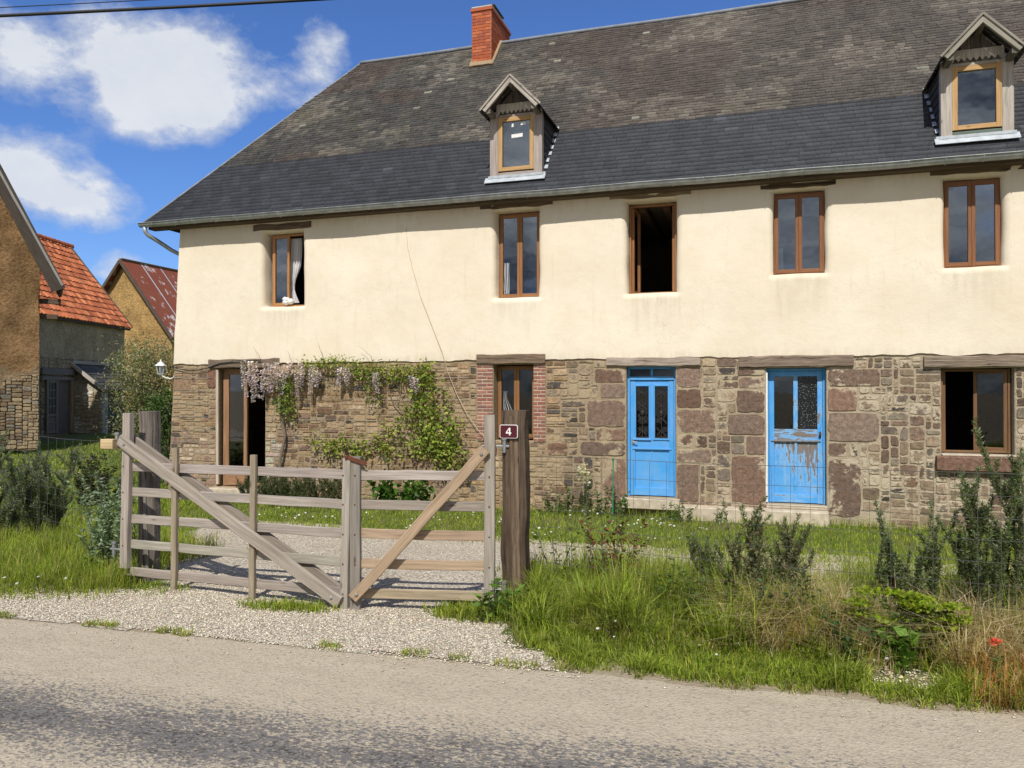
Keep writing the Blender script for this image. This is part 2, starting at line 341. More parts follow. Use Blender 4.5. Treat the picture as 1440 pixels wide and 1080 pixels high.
def leaf_arrays(P, D, L, W, col, fold=.25):
    """diamond leaves: P base points, D directions, L/W lengths and widths, col (n,3)"""
    n = len(P); D = norm(D); rv = norm(RNG.normal(size=(n, 3))); S = norm(np.cross(D, rv)); N = np.cross(S, D)
    L = np.broadcast_to(L, (n,))[:, None]; W = np.broadcast_to(W, (n,))[:, None]
    mid = P+D*L*.45
    V = np.stack([P, mid+S*W*.5+N*W*fold, P+D*L, mid-S*W*.5+N*W*fold], 1).reshape(-1, 3)
    return V, np.full(n, 4), np.arange(4*n), np.repeat(col, 4, 0)
def blade_arrays(P, H, W, lean, col, tipcol=None):
    n = len(P); a = RNG.uniform(0, 2*np.pi, n); D = np.c_[np.cos(a), np.sin(a), np.zeros(n)]; b = a+np.pi/2+RNG.normal(0, .5, n)
    S = np.c_[np.cos(b), np.sin(b), np.zeros(n)]; up = np.array([0, 0, 1.]); H = H[:, None]; W = W[:, None]; l = lean[:, None]
    m = P+up*H*.55+D*H*l*.3; t = P+up*H*(1-.35*np.minimum(l, 1.2))+D*H*l*.95
    V = np.stack([P-S*W*.5, P+S*W*.5, m+S*W*.42, m-S*W*.42, t], 1).reshape(-1, 3)
    base = np.arange(n)[:, None]*5; idx = np.concatenate([base+[0, 1, 2, 3], base+[3, 2, 4]], 1).ravel()
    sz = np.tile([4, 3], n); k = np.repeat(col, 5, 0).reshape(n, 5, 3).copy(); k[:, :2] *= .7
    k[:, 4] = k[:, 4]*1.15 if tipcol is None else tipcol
    return V, sz, idx, k.reshape(-1, 3)
def cat(*parts):
    V = []; S = []; I = []; K = []; o = 0
    for v, s, i, k in parts: V.append(v); S.append(s); I.append(i+o); K.append(k); o += len(v)
    return np.concatenate(V), np.concatenate(S), np.concatenate(I), np.concatenate(K)
def pal(n, cols, w=None, var=.2):
    c = np.array(cols)[RNG.choice(len(cols), n, p=w)]; return np.clip(c*RNG.uniform(1-var, 1+var, (n, 1))*RNG.uniform(.92, 1.08, (n, 3)), .004, .95)

# ------------------------------------------------------------------ terrain
def redge(x): return 4.76+.045*x+.05*nz(x*1.7)+.025*nz(x*6, 3)+.018*nz(x*15, 7)
def gz(x, y):
    z = -1.76-.36*sstep(6.3, 10.6, y)
    z += .40*sstep(15, 27, y)*sstep(-10, -16, x)
    if y > 5.0: z += .025*nz(x*.9, y*.9)*sstep(5, 5.6, y)
    if x > -1.6: z += .07*sstep(4.95, 5.6, y)*sstep(-1.6, -.6, x)*(1-sstep(6.5, 8.5, y))
    if x < -5.6: z += .05*sstep(4.95, 5.6, y)*sstep(-5.6, -6.4, x)*(1-sstep(6.5, 8.5, y))
    return z
def sheet(name, xs, ys, zf, mat, keep=None, kind='structure'):
    idx = {}; mb = MB()
    def vid(i, j):
        if (i, j) not in idx:
            idx[(i, j)] = len(mb.v); p = (xs[i], ys[j], zf(xs[i], ys[j])); mb.v.append(p); mb.c.append((.5,)*3); mb.g.append(p)
        return idx[(i, j)]
    for i in range(len(xs)-1):
        for j in range(len(ys)-1):
            if keep is None or keep((xs[i]+xs[i+1])/2, (ys[j]+ys[j+1])/2):
                mb.f.append([vid(i, j), vid(i+1, j), vid(i+1, j+1), vid(i, j+1)])
    return tag(mb.build(name, mat, smooth=True), kind=kind)
far = [60, 90, 150, 260, 420]
XS = [-f for f in far[::-1]]+list(np.arange(-42, 14.01, .35))+far[0:]
YS = [-420, -200, -90, -40, -15, -6]+list(np.arange(-3, 42, .35))+far
sheet('ground', XS, YS, lambda x, y: gz(x, y)-(.03 if y < redge(x)-.25 else 0), 'ground')
rx = [-420, -200, -90, -50]+list(np.arange(-30, -9, .3))+list(np.arange(-9, 5, .05))+list(np.arange(5, 20, .3))+[50, 90, 200, 420]
mb = MB(); ny = 6
for i, x in enumerate(rx):
    e = redge(x) if -30 < x < 20 else 4.76
    for j in range(ny+1):
        u = j/ny; y = -2.3*(1-u)+e*u; p = (x, y, -1.756-(.001 if j == ny else 0)); mb.v.append(p); mb.c.append((.5,)*3); mb.g.append(p)
        if i and j: a = (i-1)*(ny+1)+j-1; mb.f.append([a, a+ny+1, a+ny+2, a+1])
tag(mb.build('road', 'road', smooth=True), kind='structure')

def gravelmask(x, y):
    """>0 where the pale gravel lies"""
    w = .35*nz(x*.8, y*.8, 5)+.18*nz(x*2.6, y*2.6, 8)
    b = min(y-redge(x)+.10+.04*w, 30)
    left = -5.45-.75*max(0, y-6.2) if y > 6.0 else (-5.2-max(0, 5.55-y)*4.5)
    right = (-1.98+max(0, 5.85-y)*.62) if y < 7.0 else (-1.7+1.35*max(0, y-7.0))
    yard = min(x-left, right-x, 10.65+.05*x*0-y)
    return min(b, max(yard, -9)+w*.8)
xs = list(np.arange(-14, 4.6, .08)); ys = list(np.arange(4.55, 12, .08))
sheet('gravel_drive', xs, ys, lambda x, y: gz(x, y)+.006, 'gravel', lambda x, y: gravelmask(x, y) > 0 and y > redge(x)+.03)
def scatter(n, x0, x1, y0, y1, f):
    out = []
    while len(out) < n:
        x, y = U(x0, x1), U(y0, y1)
        if f(x, y): out.append((x, y, gz(x, y)))
    return np.array(out)
def pebbles(name, P, lo, hi):
    n = len(P); s = RNG.uniform(lo, hi, n); o = np.array([[1, 0, 0], [0, 1, 0], [-1, 0, 0], [0, -1, 0], [0, 0, 1], [0, 0, -.6]])
    f = np.array([[0, 1, 4], [1, 2, 4], [2, 3, 4], [3, 0, 4], [1, 0, 5], [2, 1, 5], [3, 2, 5], [0, 3, 5]])
    V = o[None]*s[:, None, None]*RNG.uniform(.6, 1.25, (n, 6, 1))*np.array([1, 1, .5]); a = RNG.uniform(0, 6.28, n)
    x = V[..., 0]*np.cos(a)[:, None]-V[..., 1]*np.sin(a)[:, None]; y = V[..., 0]*np.sin(a)[:, None]+V[..., 1]*np.cos(a)[:, None]
    V = np.stack([x, y, V[..., 2]], -1)+P[:, None, :]+np.array([0, 0, .008])
    I = (f[None]+np.arange(n)[:, None, None]*6).ravel()
    k = np.repeat(pal(n, [(.68, .61, .48), (.56, .49, .38), (.76, .70, .58), (.40, .34, .25), (.60, .51, .37)], [.32, .26, .16, .12, .14]), 6, 0)
    return tag(bulk(name, V.reshape(-1, 3), np.full(n*8, 3), I, k, 'pebble'), kind='stuff')
pebbles('gravel', np.concatenate([
    scatter(26000, -8, -.6, 4.6, 6.4, lambda x, y: gravelmask(x, y) > -.12+.25*random.random()**2 and y > redge(x)-.25*random.random()**3),
    scatter(15000, -10, 1., 6.4, 10.8, lambda x, y: gravelmask(x, y) > -.25*random.random()),
    scatter(260, -7, 3.2, 4.2, 4.9, lambda x, y: redge(x)-.5*random.random()**3 < y < redge(x)+.05)]), .004, .0115)

# ------------------------------------------------------------------ rubble masonry
def rubble(mb, x0, x1, z0, z1, yface, obstacles, colf, cell=.045, proto=None, blocks=(), depth=.022, frame=None, wl=None):
    """irregular stones packed on a cell grid; each one a rounded pad standing out of the mortar"""
    nx, nzc = int((x1-x0)/cell), int((z1-z0)/cell); occ = np.zeros((nx, nzc), bool); stones = []
    cx = x0+(np.arange(nx)+.5)*cell; cz = z0+(np.arange(nzc)+.5)*cell
    for (a, b, c, d) in list(obstacles)+[k[:4] for k in blocks]:
        occ[np.ix_((cx > a-.005) & (cx < b+.005), (cz > c-.005) & (cz < d+.005))] = True
    if wl:
        for j in range(nzc): occ[cx < wl(cz[j]), j] = True
    for b in blocks: stones.append((b[0], b[1], b[2], b[3], b[4], 1))
    for j in range(nzc):
        i = 0
        while i < nx:
            if occ[i, j]: i += 1; continue
            w, h = proto(cx[i], cz[j]); ww = 0
            while i+ww < nx and ww < w and not occ[i+ww, j]: ww += 1
            if i+ww < nx-1 and not occ[min(nx-1, i+ww), j]:
                r = 0
                while i+ww+r < nx and not occ[i+ww+r, j] and r < 3: r += 1
                if r < 3 and ww+r <= w+2: ww += r
            hh = 1
            while j+hh < nzc and hh < h and not occ[i:i+ww, j+hh].any(): hh += 1
            occ[i:i+ww, j:j+hh] = True
            stones.append((x0+i*cell, x0+(i+ww)*cell, z0+j*cell, z0+(j+hh)*cell, colf(x0+(i+ww/2)*cell, z0+(j+hh/2)*cell), 0)); i += ww
    for (a, b, c, d, col, big) in stones:
        gap = U(.004, .011); a += gap; b -= gap; c += gap; d -= gap
        if b-a < .015 or d-c < .015: continue
        w, h = (b-a)/2, (d-c)/2; mx, mz = (a+b)/2, (c+d)/2; N = 20 if big else 14; pr = U(.5, 1.15)*depth*(1.15 if big else 1)
        ex = 8. if big else U(5., 11.); o, q = [], []; rs = U(0, 99); rot = 0 if big else U(-.06, .06); sk = 0 if big else U(-.15, .15)
        for k in range(N):
            th = 2*math.pi*(k+.5)/N; ca, sa = math.cos(th), math.sin(th)
            r = (abs(ca)**ex+abs(sa)**ex)**(-1/ex); jit = 1+(.17 if big else .24)*nz(rs+k*.7)
            px, pz = ca*r*w*jit, sa*r*h*jit; px += sk*pz; pz += rot*px
            px = max(-w, min(w, px)); pz = max(-h, min(h, pz)); bev = min(.009, w*.25, h*.25)
            o.append((mx+px, yface+.008, mz+pz)); l = math.hypot(px, pz)+1e-6; kk = 1-bev/l
            q.append((mx+px*kk, yface-pr*(1+.25*nz(rs+k*2.3, 4)), mz+pz*kk))
        V = o+q+[(mx, yface-pr*1.12, mz)]
        F = [(k, (k+1) % N, N+(k+1) % N, N+k) for k in range(N)]+[(N+k, N+(k+1) % N, 2*N) for k in range(N)]
        if frame: V = [frame(*v) for v in V]
        mb.add(V, F, col, None, [1.]*N+[.45]*N+[0.] if not big else [.8]*N+[.1]*N+[-.7])
def gridwall(mb, x0, x1, z0, z1, y, ops, rnd, reveal, step=.07, wob=.0, left=None, colf=None, tuck=.05, rag=0.):
    """wall face with rounded openings and deep reveals"""
    def cuts(a, b, edges):
        s = set(np.round(np.arange(a, b, step), 4)); s |= {a, b}
        for e, sg in edges:
            s = {v for v in s if abs(v-e) > step*.45 or v in (a, b)}
        for e, sg in edges:
            for k in ((0, .12, .35, .65, 1.) if rnd > .02 else (0, 1.)):
                v = e+sg*rnd*k
                if a <= v <= b: s.add(round(v, 4))
        return sorted(s)
    X = cuts(x0, x1, [(o[0], -1) for o in ops]+[(o[1], 1) for o in ops]); Z = cuts(z0, z1, [(o[2], -1) for o in ops]+[(o[3], 1) for o in ops])
    def defo(x, yy, z):
        w = x
        if left is not None: w = x+(left(z)-x0)*max(0, 1-(x-x0)/1.2)
        return (w+wob*nz(x*1.3, z*2.1, 3)*1.3, yy+wob*nz(x*.7, z*.9, 7)*1.6, z+wob*.8*nz(x*2.2, z*1.1, 11))
    vid = {}
    def V(i, j):
        if (i, j) not in vid:
            x, z = X[i], Z[j]; off = 0
            for (a, b, c, d) in ops:
                dx = max(a-x, 0, x-b); dz = max(c-z, 0, z-d); dd = math.hypot(dx, dz)
                if dd < rnd-1e-6: off = max(off, rnd-math.sqrt(max(0, rnd*rnd-(rnd-dd)**2)))
            vid[(i, j)] = len(mb.v); p = defo(x, y+off, z); p = (p[0], p[1], p[2]+(rag*(nz(x*1.9, 3)+.6*nz(x*6, 8)) if j == 0 else 0)); mb.v.append(p); mb.g.append(p); mb.c.append(colf(x, z) if colf else (.0,)*3)
        return vid[(i, j)]
    hole = lambda x, z: any(a < x < b and c < z < d for a, b, c, d in ops)
    for i in range(len(X)-1):
        for j in range(len(Z)-1):
            if not hole((X[i]+X[i+1])/2, (Z[j]+Z[j+1])/2): mb.f.append([V(i, j), V(i+1, j), V(i+1, j+1), V(i, j+1)])
    for (a, b, c, d) in ops:                                    # reveals
        a, b, c, d = [round(q, 4) for q in (a, b, c, d)]
        xi = [i for i, x in enumerate(X) if a <= x <= b]; zi = [j for j, z in enumerate(Z) if c <= z <= d]
        loop = [(i, zi[0]) for i in xi]+[(xi[-1], j) for j in zi[1:]]+[(i, zi[-1]) for i in xi[::-1][1:]]+[(xi[0], j) for j in zi[::-1][1:-1]]
        ft = [V(*p) for p in loop]; bk = []
        for p in loop:
            q = defo(X[p[0]], y+reveal, Z[p[1]]); bk.append(len(mb.v)); mb.v.append(q); mb.g.append(q); mb.c.append((0.,)*3)
        n = len(loop)
        for k in range(n): mb.f.append([ft[k], bk[k], bk[(k+1) % n], ft[(k+1) % n]])
    for j in (0, len(Z)-1):                                     # top and bottom edges turn back into the wall
        row = [i for i in range(len(X)) if (i, j) in vid]; prev = None
        for i in row:
            q = defo(X[i], y+tuck, Z[j]); q = (q[0], q[1], q[2]+(rag*(nz(X[i]*1.9, 3)+.6*nz(X[i]*6, 8)) if j == 0 else 0)); k = len(mb.v); mb.v.append(q); mb.g.append(q); mb.c.append((0.,)*3)
            if prev is not None and prev[0] == i-1: mb.f.append([vid[(i-1, j)], vid[(i, j)], k, prev[1]])
            prev = (i, k)

# ------------------------------------------------------------------ farmhouse
YF = 13.2; XR = 8.2
HOUSE = thing('farmhouse', 'long two storey farmhouse with cream upper wall, rubble stone ground floor and dark slate roof', 'house', (-2., 16.7, -2.1))
leftx = lambda z: -11.42-(3.3-z)*.055
UPW = {'a': (-9.40, -8.50, 1.69, 3.16), 'b': (-4.50, -3.69, 1.69, 3.26), 'c': (-2.11, -1.28, 1.68, 3.25), 'd': (.28, 1.06, 1.90, 3.24), 'e': (2.76, 3.54, 1.89, 3.24)}
LOW = {'glassdoor': (-10.50, -9.36, -1.95, .49), 'brickwin': (-4.53, -3.78, -.89, .48), 'door1': (-2.12, -1.29, -1.81, .42), 'door2': (.16, 1.07, -1.83, .375), 'win': (2.70, 3.68, -.955, .35)}
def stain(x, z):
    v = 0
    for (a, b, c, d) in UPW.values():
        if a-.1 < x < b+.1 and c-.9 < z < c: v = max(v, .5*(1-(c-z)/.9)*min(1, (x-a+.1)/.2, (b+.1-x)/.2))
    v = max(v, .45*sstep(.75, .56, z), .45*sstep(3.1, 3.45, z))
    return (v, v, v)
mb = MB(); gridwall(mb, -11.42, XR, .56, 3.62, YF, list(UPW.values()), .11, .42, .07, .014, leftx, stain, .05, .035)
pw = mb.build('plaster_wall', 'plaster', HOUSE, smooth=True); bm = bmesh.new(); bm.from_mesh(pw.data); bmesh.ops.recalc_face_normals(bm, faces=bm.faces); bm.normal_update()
if max(bm.faces, key=lambda f: f.calc_area()).normal.y > 0: bmesh.ops.reverse_faces(bm, faces=bm.faces)
bm.to_mesh(pw.data); bm.free(); pw.data.set_sharp_from_angle(angle=R(48))
mb = MB(); gridwall(mb, -11.55, XR, -2.35, .60, YF+.028, list(LOW.values()), .012, .30, .22, .006, leftx)
mb.build('mortar_bed', 'mortar', HOUSE)
LINT = [(-10.62, -8.9, .46, .66), (-4.84, -3.55, .485, .67), (-2.46, -.88, .42, .58), (-.26, 1.47, .375, .575), (2.46, 4.3, .35, .54)]
BJ = [(-4.84, -4.53, -.90, .485), (-3.78, -3.55, -.90, .485)]
SILLS = [(2.63, 3.72, -1.22, -.96), (-2.2, -1.2, -1.99, -1.81), (-1.25, 2.0, -2.12, -1.9), (-10.6, -9.3, -2.2, -1.95)]
RD = lambda: (lambda k, g: (.225*k, (.142+.022*g)*k, (.104+.024*g)*k))(U(.72, 1.25), U(0, 1))
def blk(*L): return [(a, b, c, d, RD()) for a, b, c, d in L]
def px(x): # quoin columns were measured on the facade
    return x
BL = blk((-2.68, -2.13, .14, .40), (-2.58, -2.13, -.13, .13), (-2.82, -2.13, -.63, -.14), (-2.49, -2.13, -.86, -.64), (-2.94, -2.13, -1.12, -.87), (-2.55, -2.13, -1.95, -1.14),
         (-1.28, -.88, .05, .41), (-1.28, -.86, -.29, .04), (-1.28, -.63, -.71, -.30), (-1.28, -1.0, -.95, -.72), (-1.28, -.70, -1.20, -.96), (-1.28, -.90, -1.86, -1.21),
         (-.30, .15, .25, .37), (-.28, .15, .04, .24), (-.32, .15, -.36, .03), (-.46, .15, -.72, -.37), (-.16, .15, -1.04, -.73), (-.40, .15, -1.86, -1.05),
         (1.08, 1.86, .07, .36), (1.08, 1.53, -.32, .06), (1.08, 1.84, -.80, -.33), (1.08, 1.38, -1.05, -.81), (1.08, 1.58, -2.0, -1.06),
         (-.86, -.62, .40, .55), (-.62, -.30, .40, .55))
BL[-2] = BL[-2][:4]+((.48, .38, .25),)
BL += [(-3.53, -3.15, -1.14, -.9, (.2, .12, .085)), (-4.8, -4.45, -1.18, -.93, (.22, .13, .09)), (-11.6, -11.15, .0, .26, (.30, .2, .13)), (-10.75, -10.52, .05, .44, (.22, .12, .085))]
def scol(x, z):
    if x < -9.0 and x > -9.36+0 and z < -.6: return (U(.42, .55), U(.37, .46), U(.28, .36))
    if x < -3.2:
        c = random.choice([(.34, .235, .145), (.40, .30, .19), (.26, .17, .11), (.43, .345, .24), (.23, .16, .12), (.36, .25, .14)])
        if x < -10.5 and z < -.8: c = random.choice([(.40, .30, .22), (.33, .22, .17), (.46, .37, .29)])
    else:
        c = random.choice([(.24, .17, .125), (.29, .225, .155), (.31, .245, .165), (.21, .15, .115), (.27, .235, .175), (.34, .265, .185), (.24, .2, .16)])
    if random.random() < .05: c = (.11, .095, .085)
    k = U(.62, 1.28)*(.97 if x < -3.2 else .82); return (c[0]*k*1.04, c[1]*k*1.01, c[2]*k)
def sproto(x, z):
    if x > -.9 and random.random() < .18: return (random.choice([5, 6, 7, 8]), random.choice([3, 4, 5]))
    if x < -3.2: return (random.choice([3, 4, 5, 6, 7, 8]), random.choice([1, 2, 2, 2, 3, 3]))
    return (random.choice([2, 3, 4, 5, 6]), random.choice([2, 2, 3, 3, 4, 5]))
mb = MB(); rubble(mb, -11.74, XR, -2.3, .565, YF+.03, list(LOW.values())+LINT+BJ+SILLS, scol, .045, sproto, BL, .015, wl=lambda z: leftx(z)+.0)
mb.build('rubble_stonework', 'stone', HOUSE)
# blind side, back and inside walls
mb = MB(); xl = -11.42; yb = 20.2
mb.quad((leftx(-2.4), YF+.05, -2.4), (leftx(-2.4), yb, -2.4), (xl, yb, 3.9), (xl, YF+.05, 3.9), (.30, .22, .14))
mb.quad((XR, YF+.05, -2.4), (XR, yb, -2.4), (XR, yb, 3.9), (XR, YF+.05, 3.9), (.30, .22, .14))
mb.quad((xl, yb, -2.4), (XR, yb, -2.4), (XR, yb, 3.6), (xl, yb, 3.6), (.30, .22, .14))
mb.add([(XR, 13.1, 3.6), (XR, 20.3, 3.6), (XR, 16.7, 7.9)], [(0, 1, 2)], (.30, .22, .14))
mb.build('side_wall', 'cob', HOUSE)
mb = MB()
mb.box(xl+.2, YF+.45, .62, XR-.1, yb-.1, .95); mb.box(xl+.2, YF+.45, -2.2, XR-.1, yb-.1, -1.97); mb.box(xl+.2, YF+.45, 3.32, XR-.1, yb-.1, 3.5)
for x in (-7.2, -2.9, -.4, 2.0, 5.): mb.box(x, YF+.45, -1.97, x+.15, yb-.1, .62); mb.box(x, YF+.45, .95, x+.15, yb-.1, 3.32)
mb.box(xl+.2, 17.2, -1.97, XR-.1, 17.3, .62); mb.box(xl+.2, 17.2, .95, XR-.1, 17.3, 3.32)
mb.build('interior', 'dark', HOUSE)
mb = MB()
for x in np.arange(-2.8, -.5, .42): mb.box(x, YF+.46, 3.17, x+.12, 17.1, 3.31, (.13, .085, .055))
mb.build('ceiling_beam', 'wood', HOUSE)

# lintels: hewn oak
def lintel(x0, x1, z0, z1, y, col, jit=.02, d=.24, arch=0.):
    mb = MB(); n = 9
    for i in range(1): mb.plank((x0, y+d/2, (z0+z1)/2), (x1, y+d/2, (z0+z1)/2), z1-z0, d, (0, 1, 0), col, 14, jit, .014)
    return mb.build('lintel', 'oldwood', HOUSE)
for x0, x1, z0, z1, y, col in [(-10.68, -9.0, .47, .65, 13.175, (.20, .155, .115)), (-4.84, -3.55, .49, .665, 13.16, (.21, .155, .11)), (-2.46, -.88, .425, .575, 13.17, (.38, .315, .26)),
                               (-.26, 1.47, .385, .57, 13.17, (.24, .185, .145)), (2.46, 4.3, .36, .535, 13.17, (.27, .215, .165)),
                               (-9.62, -8.30, 3.21, 3.335, 13.185, (.17, .12, .085)), (-4.78, -3.42, 3.30, 3.43, 13.19, (.16, .115, .08)), (-2.4, -1.03, 3.30, 3.42, 13.19, (.25, .19, .125)),
                               (.08, 1.22, 3.275, 3.36, 13.19, (.13, .095, .065)), (2.56, 3.85, 3.30, 3.41, 13.19, (.15, .11, .07))]:
    lintel(x0, x1, z0, z1, y, col)
# brick jambs beside the ground floor window
for x0, x1, nx in ((-4.84, -4.535, 1), (-3.775, -3.55, 1)):
    mb = MB(); z = -.90; k = 0
    mb.box(x0+.004, 13.206, -.9, x1-.004, 13.46, .485, (.50, .42, .32), .002)
    while z < .47:
        off = .5 if k % 2 else 0; w = x1-x0; sp = [0, .62, 1] if k % 2 else [0, .33, 1]
        for a, b in zip(sp, sp[1:]):
            c = random.choice([(.31, .135, .10), (.26, .11, .085), (.36, .17, .125), (.24, .125, .10)])
            mb.box(x0+w*a+.005+U(0, .004), 13.195+U(0, .008), z+.006, x0+w*b-.005, 13.45, z+.056, c, .006)
        z += .0655; k += 1
    mb.build('brick_jamb', 'brick', HOUSE)
# sills, threshold stones
mb = MB(); mb.box(2.62, 13.12, -1.215, 3.73, 13.5, -.985, (.21, .125, .09), .02); mb.build('sill', 'stone', HOUSE)
mb = MB(); mb.box(2.70, 13.15, -.982, 3.68, 13.5, -.955, (.5, .43, .33), .006); mb.build('sill', 'conc', HOUSE)
mb = MB(); mb.box(-2.2, 13.08, -1.995, -1.22, 13.5, -1.815, (.5, .43, .33), .015); mb.build('doorstep', 'conc', HOUSE)
mb = MB(); mb.box(-1.20, 12.95, -2.2, 1.075, 13.5, -1.9, (.5, .43, .33), .015); mb.box(.16, 13.2, -1.897, 1.075, 13.5, -1.835, (.5, .43, .33), .01); mb.build('doorstep', 'conc', HOUSE)
mb = MB(); mb.box(-10.6, 13.02, -2.2, -9.3, 13.6, -1.96, (.5, .43, .33), .015); mb.build('doorstep', 'conc', HOUSE)

# windows and doors
OR = (.30, .142, .058)
def frame_rect(mb, x0, x1, z0, z1, y, w, t, col, bot=None):
    b = bot or w
    mb.plank((x0+w/2, y, z0), (x0+w/2, y, z1), w, t, (0, 1, 0), col, 2, .001); mb.plank((x1-w/2, y, z0), (x1-w/2, y, z1), w, t, (0, 1, 0), col, 2, .001)
    mb.plank((x0+w, y, z1-w/2), (x1-w, y, z1-w/2), w, t-.004, (0, 1, 0), col, 2, .001); mb.plank((x0+w, y, z0+b/2), (x1-w, y, z0+b/2), b, t-.004, (0, 1, 0), col, 2, .001)
def pane(x0, x1, z0, z1, y, parent, mat='glass'):
    mb = MB(); mb.box(x0, y-.003, z0, x1, y+.003, z1, (.5,)*3, .001); return mb.build('pane', mat, parent)
def rot_about(o, p, ang):
    """swing a leaf of a window about a vertical hinge through p"""
    o.data.transform(Matrix.Translation(Vector(p)-ORG[o]) @ Matrix.Rotation(ang, 4, 'Z') @ Matrix.Translation(ORG[o]-Vector(p)))
def casement_window(x0, x1, z0, z1, y, opens=(0, 0), col=OR, fw=.032, cw=.05, glass='glass'):
    mb = MB(); frame_rect(mb, x0, x1, z0, z1, y, fw, .07, col); win = mb.build('window', 'stain', HOUSE)
    xm = (x0+x1)/2; a0, a1 = z0+fw*.7, z1-fw*.7
    for k, (a, b) in enumerate(((x0+fw*.7, xm-.001), (xm+.001, x1-fw*.7))):
        mb = MB(); frame_rect(mb, a, b, a0, a1, y-.02, cw, .05, col, cw*1.2); c = mb.build('casement', 'stain', win)
        if k == 0 and not opens[0]:
            pass
        p = pane(a+cw-.005, b-cw+.005, a0+cw-.005, a1-cw+.005, y-.018, win, glass)
        if opens[k]:
            h = (a if k == 0 else b, y+.01, 0)
            for o in (c, p): rot_about(o, h, opens[k] if k == 0 else -opens[k])
    return win
casement_window(-9.30, -8.50, 1.69, 3.14, YF+.21, (0, R(96)), (.44, .21, .08))
casement_window(-4.49, -3.70, 1.69, 3.24, YF+.27)
casement_window(-2.10, -1.29, 1.68, 3.23, YF+.28, (R(80), R(86)))
casement_window(.285, 1.055, 1.90, 3.215, YF+.17, (0, 0), (.245, .108, .048))
casement_window(2.765, 3.535, 1.89, 3.22, YF+.17, (0, 0), (.245, .108, .048))
casement_window(-4.52, -3.79, -.86, .46, YF+.27, (0, 0), (.27, .135, .055), glass='dimglass')
casement_window(2.72, 3.66, -.94, .335, YF+.20, (R(88), R(22)), (.20, .11, .055), glass='dimglass')
# glazed timber door, one leaf shut, the other pushed inward
mb = MB(); z0, z1 = -1.93, .46; yd = YF+.22
frame_rect(mb, -10.47, -9.38, z0, z1, yd, .06, .09, (.36, .21, .12)); gd = mb.build('glazed_door', 'stain', HOUSE)
mb = MB(); frame_rect(mb, -10.41, -9.90, z0+.05, z1-.05, yd-.02, .075, .05, (.34, .19, .105), .16); mb.build('door_leaf', 'stain', gd)
pane(-10.34, -9.97, z0+.2, z1-.12, yd-.02, gd, 'dimglass')
mb = MB(); frame_rect(mb, -9.88, -9.44, z0+.05, z1-.05, yd-.02, .075, .05, (.30, .2, .13), .16); c = mb.build('door_leaf', 'stain', gd); rot_about(c, (-9.44, yd, 0), -R(96))
mb = MB(); mb.plank((-10.5, YF+.05, -1.9), (-10.5, YF+.03, .44), .06, .04, (0, 1, 0), (.55, .47, .38), 8, .004); mb.build('door_trim', 'wood', HOUSE)

def panel(mb, x0, x1, z0, z1, y, peel, groove=.02):
    mb.plank(((x0+x1)/2, y, z0), ((x0+x1)/2, y, z1), x1-x0, .02, (0, 1, 0), (peel,)*3, 6, .001, .006,
             cols=(lambda u, s: (peel-.25*(1-u)-.05*s,)*3) if peel > .25 else None)
def scroll(mb, x0, x1, z0, z1, y, r=.004):
    xm = (x0+x1)/2; w = (x1-x0)
    for x in (x0+.006, xm, x1-.006): mb.tube([(x, y, z0), (x, y, z1)], r, 5)
    for z in (z0+.01, z1-.01): mb.tube([(x0, y, z), (x1, y, z)], r, 5)
    n = 4
    for i in range(n):
        zc = z0+(z1-z0)*(i+.5)/n; rr = (z1-z0)/n*.46
        for s in (-1, 1):
            for up in (1, -1):
                mb.tube([(xm+s*w*.40*math.sin(t*2.6)*(1-.35*t), y-.002, zc+up*rr*(t if t < .7 else .7-(t-.7)*1.6)) for t in np.linspace(0, 1, 12)], r*.8, 4)
    mb.lathe((xm, y-.004, (z0+z1)/2), [(.02, -.004), (.026, 0), (.02, .004)], 8, ax=(0, 1, 0))
